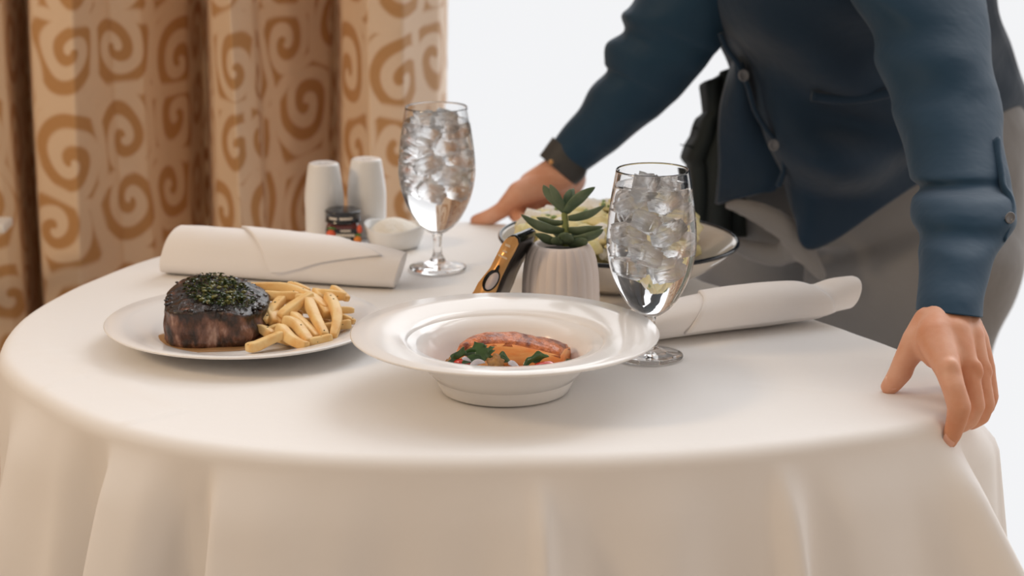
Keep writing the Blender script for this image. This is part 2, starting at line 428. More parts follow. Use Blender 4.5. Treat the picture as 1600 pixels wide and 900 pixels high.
def tablecloth():
    v = []; rings = 0
    def nzv(x, y): return .0009*noise.noise(Vector((x*9, y*9, 0)))
    v.append((TC.x, TC.y, .75))
    prof = []
    for k in range(1, 41): prof.append(('top', k/40))
    for k in range(1, 7): prof.append(('roll', k/6))
    for k in range(1, 46): prof.append(('drop', (k/45)**1.3))
    e_ = .014
    CR = [(*G(*a_)[:2], *G(*b_)[:2], h_) for a_, b_, h_ in (((20, 528), (300, 640), .0022), ((60, 608), (140, 585), .0018), ((165, 668), (300, 640), .0022), ((560, 360), (740, 430), .0015), ((1150, 600), (1420, 620), .0010))]
    for kind, t in prof:
        for i in range(NTH):
            a = 2*math.pi*i/NTH; r0 = RR[i]
            ca, sa = math.cos(a), math.sin(a)
            if kind == 'top': r = (r0-e_)*t; z = .75; d = 0
            elif kind == 'roll': r = r0-e_+e_*math.sin(t*math.pi/2); z = .75-e_*(1-math.cos(t*math.pi/2)); d = 0
            else:
                d = t*(.75-e_-.03); r = r0; z = .75-e_-d
                g = min(d, .5)/.27+.10*sst(d/.05)
                f_ = FF[i]*g
                dr = (i*360/NTH+180) % 360-180
                f_ += (.070*math.exp(-((dr+38)/2.4)**2)-.05*math.exp(-((dr+32)/2.5)**2))*d/.3
                f_ += .034*sst((dr+36)/16)*sst((20-dr)/25)*sst(d/.05)
                # ripple: folds deepen with the drop, and sway a little sideways
                f_ += .004*math.sin(a*31+2)*sst(d/.2)+.006*noise.noise(Vector((ca*3, sa*3, d*2)))*sst(d/.1)
                r = r0+f_
                a2 = a+.012*math.sin(a*9+1)*d
                ca, sa = math.cos(a2), math.sin(a2)
            x = TC.x+r*ca; y = TC.y+r*sa
            if kind == 'top':
                z += nzv(x, y)*sst((1-t)*6+.2)
                for (ax, ay, bx, by, hh) in CR:
                    dx, dy = bx-ax, by-ay; L2 = dx*dx+dy*dy; uu = ((x-ax)*dx+(y-ay)*dy)/L2
                    if -.05 < uu < 1.05:
                        dd = abs((x-ax)*dy-(y-ay)*dx)/math.sqrt(L2)
                        z += hh*max(0, 1-dd/.007)**1.5*sst(uu*5+.25)*sst((1-uu)*5+.25)
            # pinched creases at the front-left edge
            v.append((x, y, z))
    m = len(prof)
    f = [(0, 1+i, 1+(i+1) % NTH) for i in range(NTH)]
    for j in range(m-1):
        for i in range(NTH):
            A = 1+j*NTH+i; B = 1+j*NTH+(i+1) % NTH
            f.append((A, B, B+NTH, A+NTH))
    o = build('tablecloth', v, f, M['cloth'], origin=(TC.x, TC.y, .03)); solid(o, .0012)
    tag(o, 'white linen tablecloth draped to the floor over the dining table', 'tablecloth')
tablecloth()
def table():
    t = thing('dining_table', 'round dining table with one straight side, hidden beneath the white tablecloth', 'table', (TC.x, TC.y, 0))
    v = []
    for z, sh in ((.722, .012), (.722, .006), (.742, .004), (.7475, .010)):
        for i in range(0, NTH, 6):
            a = 2*math.pi*i/NTH; r = RR[i]-sh-.006; v.append((TC.x+r*math.cos(a), TC.y+r*math.sin(a), z))
    build('tabletop', v, ringfaces(NTH//6, 4), M['wood'], t)
    v, f = lathe([(0, .03), (.05, .03), (.04, .1), (.035, .6), (.08, .722), (0, .722)], (TC.x, TC.y, 0), 24); build('pedestal', v, f, M['steel'], t)
    v, f = lathe([(0, 0), (.24, 0), (.24, .015), (.05, .035), (0, .035)], (TC.x, TC.y, 0), 40); build('base', v, f, M['steel'], t)
table()

# ------------------------------------------------------------------ china
def plate():
    c = G(382, 505, .768); c.z = .7515
    p = [(0, .004), (.050, .004), (.055, 0), (.060, 0), (.062, .004), (.085, .0065), (.115, .014), (.1335, .0185), (.1348, .0198), (.1335, .0208), (.115, .0170), (.092, .0115), (.087, .0100), (.083, .0075), (.078, .0068), (.04, .0066), (0, .0066)]
    v, f = lathe(p, c, 128)
    o = build('dinner_plate', v, f, M['china'], origin=c)
    tag(o, 'flat round white dinner plate holding the steak and fries', 'plate'); return c
PC = plate()
BC = Vector(((789-800)/FPX*1.91, 1.838, .7515))
def pasta_bowl():
    p = [(0, .003), (.048, .003), (.052, 0), (.0568, 0), (.0585, .0015), (.0620, .009), (.0660, .018), (.0700, .027), (.0745, .036), (.081, .0432), (.095, .0455), (.120, .0485), (.1365, .0508), (.1382, .0522), (.1370, .0536), (.120, .0520), (.100, .0492), (.092, .0475), (.0885, .0455), (.083, .038), (.074, .024), (.064, .013), (.050, .009), (0, .008)]
    v, f = lathe(p, BC, 144)
    o = build('pasta_bowl', v, f, M['china'], origin=BC)
    tag(o, 'white wide rimmed bowl holding the salmon fillet', 'bowl')
pasta_bowl()
SC = Vector((.113, 2.222, .7515))
def salad_bowl():
    t = thing('salad_bowl', 'cream salad bowl with a thin black rim, behind the potted succulent', 'bowl', SC)
    p = [(0, .002), (.042, .002), (.045, 0), (.049, 0), (.052, .003), (.080, .013), (.105, .028), (.122, .043), (.1265, .0492), (.1275, .051), (.1258, .0512), (.121, .0455), (.104, .031), (.080, .017), (.050, .008), (0, .006)]
    tilt = Matrix.Rotation(R(1.2), 3, 'Y')
    sh = lambda a, r, z: 1
    v, f = lathe(p, (0, 0, 0), 96); build('bowl_body', [tilt @ Vector(x)+SC for x in v], f, M['enamel'], t)
    ring = []
    for k in range(12):
        q = 2*math.pi*k/12; ring.append((.1270+.0020*math.cos(q), .0500+.0024*math.sin(q)))
    v, f = lathe(ring+[ring[0]], (0, 0, 0), 96); build('black_rim', [tilt @ Vector(x)+SC for x in v], f, M['rimblack'], t)
salad_bowl()
def salad():
    rnd = random.Random(4); b = MB(); mats = [M['salad_pale'], M['salad_white'], M['salad_green'], M['salad_red']]
    for k in range(520):
        a = rnd.random()*6.283; r = .098*math.sqrt(rnd.random())
        top = .070*(1-(r/.108)**2)+.006
        x, y = SC.x-.006+r*math.cos(a), SC.y+r*math.sin(a)
        x += .0
        if x-SC.x > .078: continue
        base = .018+max(0, (r-.05))*.55
        z = SC.z+base+(top*.85)*(1 if k % 3 else rnd.random())
        wh = (y > SC.y+.01 and rnd.random() < .6) or rnd.random() < .15
        mi = 1 if wh else 0
        q = rnd.random(); s = rnd.uniform(.006, .012)
        if q < .12: mi = 2; s *= .35; z += .006
        elif q > .975: mi = 3; s *= .6
        vv, ff = ball((x, y, z), s, 1 if s < .006 else 2, (rnd.uniform(.8, 1.4), rnd.uniform(.8, 1.3), rnd.uniform(.6, 1)), .5, k, 1.6)
        b.add(vv, ff, mi)
    vv, ff = ball((SC.x, SC.y, SC.z+.036), .074, 3, (1, 1, .34)); b.add(vv, ff, 0)
    o = b.build('chopped_salad', None, mats=mats, fmi=b.mi)
    tag(o, 'heap of pale chopped vegetables, cheese and herbs in the black rimmed bowl', 'salad', kind='stuff')
salad()

# ------------------------------------------------------------------ steak
def steak():
    meat = steak_mat(); char = mat('char_bits', (.010, .006, .005), .28, spec=.6, coat=.3)
    AT = []
    c = Vector(((332-800)/FPX*2.03, 1.985, .7585))
    # outline in the plate plane
    n = 120
    t = thing('beef_steak', 'thick charred beef fillet steak topped with green herbs', 'steak', (c.x, c.y, c.z))
    def outl(a):
        rx, ry = .0485, .044
        ca, sa = math.cos(a), math.sin(a)
        k = (abs(ca)**3.1+abs(sa)**3.1)**(-1/3.1)*.985
        k *= 1+.035*math.sin(2*a+.6)+.025*math.sin(3*a+1.1)
        return rx*k*ca, ry*k*sa
    def top(x, y):
        return .0445+.18*y-.10*x*(1 if x > 0 else .5)-6.0*(x*x)*(.6 if x < 0 else 1)*0.6
    rows = []
    H = [(.0, .90), (.0005, .955), (.004, .99), (.0065, 1.0), (.22, 1.0), (.3, 1.015), (.4, 1.02), (.5, 1.015), (.6, 1.0), (.7, .985), (.8, .985), (.88, .99), (.94, .985), (.98, .955), (1.0, .90)]
    v = []; mi = []
    for h, k in H:
        for i in range(n):
            a = 2*math.pi*i/n; x, y = outl(a); x *= k; y *= k
            z = (top(x, y)*h) if h > .02 else h
            p = Vector((x, y, z)); dn = Vector((x, y, 0)).normalized()
            q = noise.noise(Vector((x*38, y*38, z*14)))*.0046+noise.noise(Vector((x*120, y*120, z*50)))*.0011
            # vertical grain creases
            q += -.0022*max(0, math.sin(a*9+3*noise.noise(Vector((x*30, y*30, 3)))))**6
            q += .0022*noise.noise(Vector((x*22, y*22, z*60+4)))
            if h > .88: q += .0016*(.5+noise.noise(Vector((x*90, y*90, 7))))
            p += dn*q*(1 if h > .003 else .3)
            v.append(p+c); AT.append(h-.35*max(0, -noise.noise(Vector((a*2.2, 0, 3)))))
    K = len(H)
    for ks in (.8, .68, .55, .42, .3, .18, .08):
        for i in range(n):
            a = 2*math.pi*i/n; x, y = outl(a); x *= ks; y *= ks
            z = top(x, y)+.0035*noise.noise(Vector((x*60, y*60, 1)))+.0022*noise.noise(Vector((x*160, y*160, 1)))
            v.append(Vector((x, y, z+.0012*math.sin(ks*3)))+c); AT.append(1.3)
        K += 1
    f = ringfaces(n, K)
    mo = build('meat', v, f, meat, t)
    ca = mo.data.attributes.new('crust', 'FLOAT', 'POINT'); ca.data.foreach_set('value', AT)
    # crust ridge along the front of the top
    rnd = random.Random(5); b = MB()
    for k in range(150):
        a = rnd.random()*6.283; s = rnd.uniform(.55, .95); x, y = outl(a); x *= s; y *= s
        z = top(x, y)-.0003
        vv, ff = ball(Vector((x, y, z))+c, rnd.uniform(.0015, .0035), 1, (rnd.uniform(.8, 1.6), rnd.uniform(.8, 1.6), .5), .6, k, 1.5); b.add(vv, ff)
    b.build('charred_crust', char, t)['kind'] = 'stuff'
    b = MB()
    for k in range(620):
        r = math.sqrt(rnd.random()); a = rnd.random()*6.283
        x = .003+.035*r*math.cos(a); y = .002+.036*r*math.sin(a); x -= y*.25
        z = top(x, y)+.002+.0065*(1-r)*rnd.random()+.001
        L = rnd.uniform(.0022, .0060); d = Vector((rnd.gauss(0, 1), rnd.gauss(0, 1), rnd.gauss(0, .45))).normalized()
        p = Vector((x, y, z))+c; wv = d.cross(Vector((rnd.random(), rnd.random(), 1))).normalized()*rnd.uniform(.0006, .0013)
        up = Vector((0, 0, .0005))
        vv = [p-d*L/2, p+wv+up, p+d*L/2, p-wv+up, p-up, ]
        b.add(vv, [(0, 1, 2), (0, 2, 3), (0, 4, 1), (1, 4, 2), (2, 4, 3), (3, 4, 0)], 1 if rnd.random() < .33 else 0)
    for k in range(60):
        r = math.sqrt(rnd.random()); a = rnd.random()*6.283
        x = .004+.026*r*math.cos(a); y = .0+.03*r*math.sin(a)
        vv, ff = ball(Vector((x, y, top(x, y)+.004*(1-r)+.002))+c, rnd.uniform(.0015, .0030), 1, (1.2, 1, .8), .4, k); b.add(vv, ff, 1 if k % 2 else 0)
    b.build('herb_topping', None, t, mats=[M['herb'], M['herb2']], fmi=b.mi, smooth=False)['kind'] = 'stuff'
    # juices
    v = []; n = 60
    for z, s in ((.7584, 1), (.7590, .95)):
        for i in range(n):
            a = 2*math.pi*i/n; rr = s*(1+.07*math.sin(3*a+1)+.05*math.sin(5*a))
            v.append((c.x+.001+.062*rr*math.cos(a), c.y-.012+.042*rr*math.sin(a), z))
    o = build('meat_juices', v, ringfaces(n, 2), M['jus']); tag(o, 'thin pool of brown juices spreading out around the steak', 'sauce')
steak()

# ------------------------------------------------------------------ fries
def fries():
    rnd = random.Random(11)
    def surf(px, py, off=0):
        Y = 1.945+(548-py)/103*.100+off
        return D(px, py, Y)
    F = [  # points, width, depth offset, label
        ([(384, 449), (425, 448), (452, 451), (490, 468), (512, 492)], .0115, -.006, 'longest pale fry arching over the top of the pile'),
        ([(401, 460), (435, 463), (466, 462)], .0105, -.012, 'straight fry lying level just under the long arching one'),
        ([(462, 465), (488, 470), (508, 482)], .0100, -.010, 'short stub of fry in the upper middle of the pile'),
        ([(452, 445), (482, 455)], .0085, .004, 'slim fry at the very back top of the pile'),
        ([(497, 459), (520, 461), (539, 463)], .0110, 0, 'fry pointing right at the top right of the pile'),
        ([(520, 450), (533, 458), (542, 467)], .0080, .004, 'little fry end at the far upper right of the pile'),
        ([(492, 455), (503, 468)], .0105, .002, 'short fry crossing down near the top right'),
        ([(512, 462), (521, 476), (527, 498), (521, 525)], .0100, -.012, 'curved upright fry standing at the right side of the pile'),
        ([(522, 487), (552, 485)], .0075, .004, 'thin pale fry sticking out right at mid height'),
        ([(527, 493), (552, 503)], .0070, .002, 'thin browned fry tip poking out at the right edge'),
        ([(508, 512), (530, 508), (547, 506)], .0105, -.002, 'fry lying low at the right edge of the pile'),
        ([(442, 466), (427, 483), (413, 502)], .0092, -.012, 'stubby browned fry in the centre left of the pile'),
        ([(486, 461), (462, 477), (439, 495)], .0105, -.016, 'short fry with a pale cut end facing front left'),
        ([(408, 468), (420, 485), (430, 505)], .0110, -.010, 'browned fry leaning against the right side of the steak'),
        ([(408, 470), (420, 483), (441, 507)], .0100, -.008, 'herb flecked fry beside the one leaning on the steak'),
        ([(445, 501), (463, 508), (483, 536)], .0120, -.020, 'thick bent fry in the lower middle of the pile'),
        ([(437, 512), (455, 530), (479, 542)], .0110, -.022, 'browned crooked fry at the front of the pile'),
        ([(457, 493), (478, 511), (495, 528)], .0110, -.012, 'straight fry sloping down right in the middle of the pile'),
        ([(480, 468), (489, 487), (498, 506), (507, 524)], .0105, -.015, 'steep fry in the middle right, dotted with herbs'),
        ([(404, 512), (424, 524)], .0095, -.012, 'short fry end touching the lower right of the steak'),
        ([(420, 517), (440, 511)], .0085, -.010, 'small pale fry between the steak and the crooked fry'),
        ([(388, 547), (415, 534), (440, 523)], .0105, -.024, 'front fry lying toward the steak, nearest its base'),
        ([(482, 536), (500, 532), (517, 528)], .0105, -.018, 'front right fry with a square cut end on the plate'),
        ([(434, 532), (456, 543)], .0100, -.004, 'brown fry tucked below the crooked front fry'),
    ]
    fill = [((405, 470), (470, 480)), ((430, 480), (480, 500)), ((470, 470), (520, 480)), ((460, 490), (515, 500)), ((410, 490), (450, 520)), ((420, 505), (470, 515)), ((450, 520), (500, 520)), ((480, 505), (530, 515)),
            ((400, 480), (440, 500)), ((440, 455), (500, 465)), ((500, 478), (540, 492)), ((425, 525), (470, 535)), ((395, 455), (430, 475)), ((470, 500), (500, 530))]
    for q, (a, b_) in enumerate(fill):
        F.append(([a, b_], .0105, .014+.004*(q % 3), None))
    for k_, (pts, wd, off, lab) in enumerate(F):
        P = []
        deep = 0 if lab else .008
        for (px, py) in pts:
            w3 = surf(px, py, off); w3.z -= deep; P.append(tuple(w3))
        P = smoothpath(P, 12) if len(P) > 2 else smoothpath([P[0], tuple((Vector(P[0])+Vector(P[1]))/2+Vector((0, 0, .001))), P[1]], 9)
        j = rnd.random()*9
        path = []
        for k, p in enumerate(P):
            u = k/(len(P)-1); e_ = 1
            wv = wd/2*(.97+.09*math.sin(u*4+j))*(1-.16*(abs(2*u-1)**6))
            zmin = .7600+wd*.5
            path.append((p[0], p[1], max(p[2], zmin), wv, wv*.92))
        ext = []
        for s_, e2 in ((0, 1), (-1, -2)):
            q = path[s_]; q1 = path[e2]; dv = (Vector(q[:3])-Vector(q1[:3])).normalized()*.0010; sk = .86
            nq = (q[0]+dv.x, q[1]+dv.y, q[2]+dv.z, q[3]*sk, q[4]*sk)
            path = [nq]+path if s_ == 0 else path+[nq]
        v, f = tube(path, 16, True, sq=.40)
        o = build('french_fry', v, f, M['fry'])
        if lab and len(pts) > 2 or (lab and k_ % 2):
            fb = MB()
            for _ in range(rnd.randint(3, 7)):
                q = path[rnd.randint(2, len(path)-3)]; an = rnd.uniform(-.4, 1.5)
                p_ = Vector(q[:3])+Vector((rnd.uniform(-.3, .3)*q[3], -q[3]*.93*math.cos(an), q[3]*.93*math.sin(an)))
                vv, ff = ball(p_, rnd.uniform(.0004, .0009), 1, (rnd.uniform(.8, 2.2), .8, .9)); fb.add(vv, ff)
            fb.build('herb_flecks', M['herb'], o)['kind'] = 'stuff'
        tag(o, lab or 'golden fry mostly buried beneath the other fries on the dinner plate', 'fry', 'french fries piled beside the steak')
fries()

# ------------------------------------------------------------------ salmon and vegetables
def salmon():
    Y0 = 1.853
    # stations along the fillet: back-edge px,py ; front-edge px,py
    st = [((717, 544), (713, 549)), ((733, 531), (731, 542)), ((752, 524), (757, 538)), ((785, 521), (785, 537)), ((815, 523), (815, 541)), ((845, 529), (842, 547)), ((870, 535), (862, 552)), ((891, 543), (876, 556))]
    t = thing('salmon_fillet', 'seared orange salmon fillet with a browned crust in the wide rimmed bowl', 'salmon', (BC.x+.005, BC.y, .765))
    sm = smoothpath([(*a, *b_) for a, b_ in st], 26)
    def sec(q, k, n, top=False):
        A = D(q[0], q[1], 1.868); B = D(q[2], q[3], 1.836)
        u = k/(n-1); endf = min(1, 7*min(u+.05, 1-u+.06))
        th = .022*min(1, .45+endf)
        return A, B, th
    v = []
    n = len(sm)
    for k, q in enumerate(sm):
        A, B, th = sec(q, k, n)
        up = Vector((0, 0, 1)); fw = (B-A)
        ring = []
        for j in range(7): ring.append(A+fw*(j/6)+up*(.0016*math.sin(j/6*math.pi)))
        fwd = Vector((fw.x, fw.y, 0)).normalized()
        for j in range(1, 6):
            s = j/6; ring.append(B+fwd*(.006*math.sin(s*2.0))-up*(th*s))
        for j in range(7): ring.append(B+fwd*.004+(A-B)*(j/6)-up*(th+(.0)))
        for j in range(1, 6):
            s = 1-j/6; ring.append(A-fwd*(.003*math.sin(s*math.pi))-up*(th*s))
        v += [p+Vector((noise.noise(p*70)*.0008, noise.noise(p*70+Vector((5, 0, 0)))*.0008, noise.noise(p*70+Vector((0, 5, 0)))*.0008)) for p in ring]
    build('flesh', v, ringfaces(24, n), M['salmon'], t)
    v = []; m = 13
    for k, q in enumerate(sm):
        A, B, th = sec(q, k, n)
        for j in range(m):
            s = -.03+1.06*j/(m-1); p = A+(B-A)*s
            e_ = .0022 if 0 < j < m-1 and 0 < k < n-1 else -.0015
            v.append(p+Vector((0, 0, e_+.0016*math.sin(s*math.pi)+.0013*noise.noise(p*140))))
    for k, q in enumerate(sm):
        A, B, th = sec(q, k, n)
        for j in range(m):
            s = -.03+1.06*j/(m-1); v.append(A+(B-A)*s+Vector((0, 0, -.0025)))
    f = ringfaces(m, n, False); N = m*n; f += [tuple(i+N for i in q[::-1]) for q in f]
    for k in range(n-1): f += [(k*m, (k+1)*m, (k+1)*m+N, k*m+N), (k*m+m-1, k*m+m-1+N, (k+1)*m+m-1+N, (k+1)*m+m-1)]
    for j in range(m-1): f += [(j, j+N, j+1+N, j+1), ((n-1)*m+j, (n-1)*m+j+1, (n-1)*m+j+1+N, (n-1)*m+j+N)]
    build('seared_crust', v, f, M['skin_crust'], t)['label'] = 'glossy reddish brown seared crust'
salmon()
def leafmesh(P0, P1, wd, bend=.2, n=12, serr=0, side=None, th=.0007):
    """a leaf with thickness from P0 to P1"""
    P0 = Vector(P0); P1 = Vector(P1); d = P1-P0; L = d.length; d.normalize()
    s = Vector(side).normalized() if side else d.cross(Vector((0, 0, 1))).normalized(); nrm = s.cross(d).normalized()
    v = []
    for sg in (1, -1):
        for k in range(n+1):
            u = k/n; wv = wd*math.sin(math.pi*min(1, u*.97+.03))**.7*(1+(.35*math.sin(u*serr*6.283) if serr else 0))
            c = P0+d*L*u+nrm*(bend*L*math.sin(u*math.pi))
            for j in range(5):
                q = (j-2)/2; v.append(c+s*wv*q+nrm*(wd*.25*q*q+sg*th*(1-q*q*.8)))
    f = ringfaces(5, n+1, False); N = 5*(n+1); f = f+[tuple(i+N for i in q[::-1]) for q in f]
    for k in range(n):
        f += [(k*5, (k+1)*5, (k+1)*5+N, k*5+N), (k*5+4, k*5+4+N, (k+1)*5+4+N, (k+1)*5+4)]
    return v, f
def veg():
    Yf = 1.81
    def leaf(name, a, b_, wd, lab, m, serr=0, bend=.15, Y=Yf, cat='herb', grp=None, th=.0008):
        v, f = leafmesh(D(a[0], a[1], Y), D(b_[0], b_[1], Y+.004), wd, bend, 14, serr, side=(.3 if abs(a[0]-b_[0]) < abs(a[1]-b_[1]) else 0, -.35, 1) if abs(a[0]-b_[0]) > abs(a[1]-b_[1]) else (1, .3, 0), th=th)
        o = build(name, v, f, m); tag(o, lab, cat, grp); return o
    leaf('spinach_leaf', (700, 569), (724, 541), .006, 'dark green leaf standing at the left end of the salmon', M['spinach'], 2, Y=1.812, cat='leaf')
    leaf('spinach_leaf', (724, 554), (765, 561), .006, 'wilted glossy leaf lying under the parsley sprig', M['spinach'], 0, Y=1.816, cat='leaf')
    leaf('spinach_leaf', (722, 568), (765, 562), .005, 'wet shiny leaf lying low at the front left of the bowl', M['spinach'], 0, Y=1.798, cat='leaf')
    leaf('spinach_leaf', (780, 556), (800, 570), .005, 'dark leaf tucked just right of the mushroom piece', M['spinach'], 1, Y=1.802, cat='leaf')
    leaf('spinach_leaf', (818, 572), (858, 557), .0055, 'dark green leaf lying across the front of the salmon at right', M['spinach'], 2, Y=1.806, cat='leaf')
    # parsley sprig: three lobes from a stalk
    b = MB(); base = (766, 568)
    for a, wd in (((741, 534), .0055), ((766, 541), .0050), ((752, 536), .0035), ((774, 556), .0035)):
        v, f = leafmesh(D(762, 562, 1.801), D(a[0], a[1], 1.808), wd, .08, 16, 3, side=(1, .2, .4)); b.add(v, f)
    o = b.build('parsley_leaf', M['spinach']); tag(o, 'lobed green parsley leaf standing against the front of the salmon', 'herb')
    for px, py, s, Y, lab in ((724, 567, .0058, 1.806, 'red tomato piece at the left end of the salmon'), (853, 573, .0075, 1.804, 'red tomato piece low at the right front of the salmon'), ):
        p = D(px, py, Y); v, f = ball(p, s, 3, (1.35, .9, .62), .25, px, 1.3); o = build('tomato_piece', v, f, M['tomato']); tag(o, lab, 'tomato', 'tomato pieces in the salmon bowl')
    for px, py, s, Y, lab in ((774, 567, .0066, 1.792, 'golden brown mushroom piece at the front middle of the salmon bowl'), (704, 567, .004, 1.818, 'small brown mushroom piece at the far left in the salmon bowl')):
        p = D(px, py, Y); v, f = ball(p, s, 3, (1.0, .7, .95), .9, px, 1.8); o = build('mushroom_piece', v, f, M['mushroom']); tag(o, lab, 'mushroom', 'mushroom pieces in the salmon bowl')
    for a, b_, wd, Y, lab in (((722, 561), (736, 564), .0022, 1.797, 'pale onion sliver above the left tomato piece'), ((794, 568), (812, 574), .0032, 1.792, 'pale glossy onion piece right of the mushroom'), ((735, 571), (758, 566), .003, 1.789, 'thin pale onion strip at the front left of the bowl')):
        leaf('onion_piece', a, b_, wd, lab, M['onion'], 0, Y=Y, cat='onion', th=.0015)
    # bed of greens under the fish
    rnd = random.Random(3); b = MB()
    for k in range(46):
        a = rnd.random()*6.283; r = .042*math.sqrt(rnd.random()); x = BC.x+.004+r*1.15*math.cos(a); y = BC.y-.002+r*.8*math.sin(a)
        p = Vector((x, y, .7640+rnd.random()*.006)); q = p+Vector((rnd.uniform(-.02, .02), rnd.uniform(-.012, .012), rnd.uniform(-.002, .003)))
        v, f = leafmesh(p, q, rnd.uniform(.004, .008), .15, 8, 0); b.add(v, f, 0)
    o = b.build('wilted_greens', M['spinach']); tag(o, 'bed of wilted dark greens beneath the salmon fillet', 'greens', kind='stuff')
veg()

# ------------------------------------------------------------------ goblets with water and ice
def goblet_proto(c):
    t = thing('water_goblet', 'glass water goblet at the right, in front of the salad bowl', 'glass', c, 'stemmed goblets of ice water')
    # bowl: outer then inner wall
    po = [(.0052, .0400), (.010, .0415), (.0205, .0500), (.0300, .0640), (.0375, .0820), (.0415, .1010), (.0422, .1150), (.0408, .1350), (.0380, .1560), (.0352, .1730), (.0340, .1800)]
    po = fillet_prof(po, 4)
    pi = [(max(0, r-.0013), z+(.0012 if z < .06 else 0)) for r, z in po if r > .0115]
    prof = [(0, .0395), (.0052, .0398)]+po[1:]+[(.0336, .1806), (.0330, .1802)]+pi[::-1][1:]+[(.006, .0452), (0, .0447)]
    v, f = lathe(prof, c, 72); build('bowl', v, f, M['glass'], t)
    v, f = lathe([(0, .0398), (.0056, .0396), (.0048, .034), (.0044, .026), (.0052, .016), (.0085, .010), (.0088, .0085), (0, .0083)], c, 40); build('stem', v, f, M['glass'], t)
    v, f = lathe([(0, .0086), (.010, .0082), (.016, .0056), (.026, .0034), (.0312, .0024), (.0318, .0014), (.0310, .0), (.012, .0002), (0, .0010)], c, 72); build('foot', v, f, M['glass'], t)
    return t
def water_in(c, label):
    po = fillet_prof([(.0052, .0400), (.010, .0415), (.0205, .0500), (.0300, .0640), (.0375, .0820), (.0415, .1010), (.0422, .1150), (.0408, .1350), (.0380, .1560), (.0362, .1660)], 4)
    pr = [(r-.0012, z+(.0010 if z < .06 else 0)) for r, z in po if r > .0115]
    prof = [(0, .0450), (.006, .0455)]+pr+[(pr[-1][0]-.001, .1656), (pr[-1][0]*.7, .1652), (0, .1652)]
    v, f = lathe(prof, c, 72); o = build('drinking_water', v, f, M['water'], origin=c); tag(o, label, 'water', 'water in the goblets'); return o
G1 = G(1015, 557, .7515); G2 = G(684, 419, .7515)
g1 = goblet_proto(G1)
g2 = copy_tree(g1); g2.location = G2; g2['label'] = 'glass water goblet at the left, in front of the curtain edge'
w1 = water_in(G1, 'clear ice water filling the right goblet')
w2 = w1.copy(); COL.objects.link(w2); w2.location = G2; w2['label'] = 'clear ice water filling the left goblet'
def ice():
    rnd = random.Random(21); protos = []
    for k in range(4):
        bm = bmesh.new(); bmesh.ops.create_cube(bm, size=1); bmesh.ops.bevel(bm, geom=bm.edges[:], offset=.16, segments=2, affect='EDGES'); bmesh.ops.subdivide_edges(bm, edges=bm.edges[:], cuts=2, use_grid_fill=True)
        v = [(q.co+q.co.normalized()*.16*noise.noise(q.co*2.4+Vector((k*5, 0, 0))))*.022 for q in bm.verts]
        for q in v: q.x *= 1.15; q.z *= .8
        f = [tuple(x.index for x in q.verts) for q in bm.faces]; bm.free()
        protos.append((v, f))
    first = None; meshes = []
    for gi, (c, name) in enumerate(((G1, 'right'), (G2, 'left'))):
        k = 0
        for lv, z in enumerate((.166, .152, .137, .122, .107, .092)):
            rr = lint([(.05, .0), (.082, .022), (.10, .027), (.12, .028), (.15, .023), (.17, .020)], z)
            cnt = 3
            for j in range(cnt):
                a = 6.283*j/cnt+lv*1.1+gi
                v, f = protos[k % 4]
                if len(meshes) < 4:
                    o = build('ice_cube', v, f, M['ice'], origin=(0, 0, 0)); meshes.append(o)
                else:
                    o = meshes[k % 4].copy(); COL.objects.link(o)
                r2 = (rr-.0035)*.80
                o.location = c+Vector((r2*math.cos(a), r2*math.sin(a), z+rnd.uniform(-.003, .003)))
                o.rotation_euler = (rnd.uniform(-.5, .5), rnd.uniform(-.5, .5), rnd.random()*3)
                lv_ = 'floating at the water surface' if z > .16 else ('in the lowest layer of ice' if z < .095 else 'in the middle of the stacked ice')
                tag(o, f'clear ice cube {lv_} in the {name} goblet', 'ice cube', f'ice cubes in the {name} goblet'); k += 1
ice()

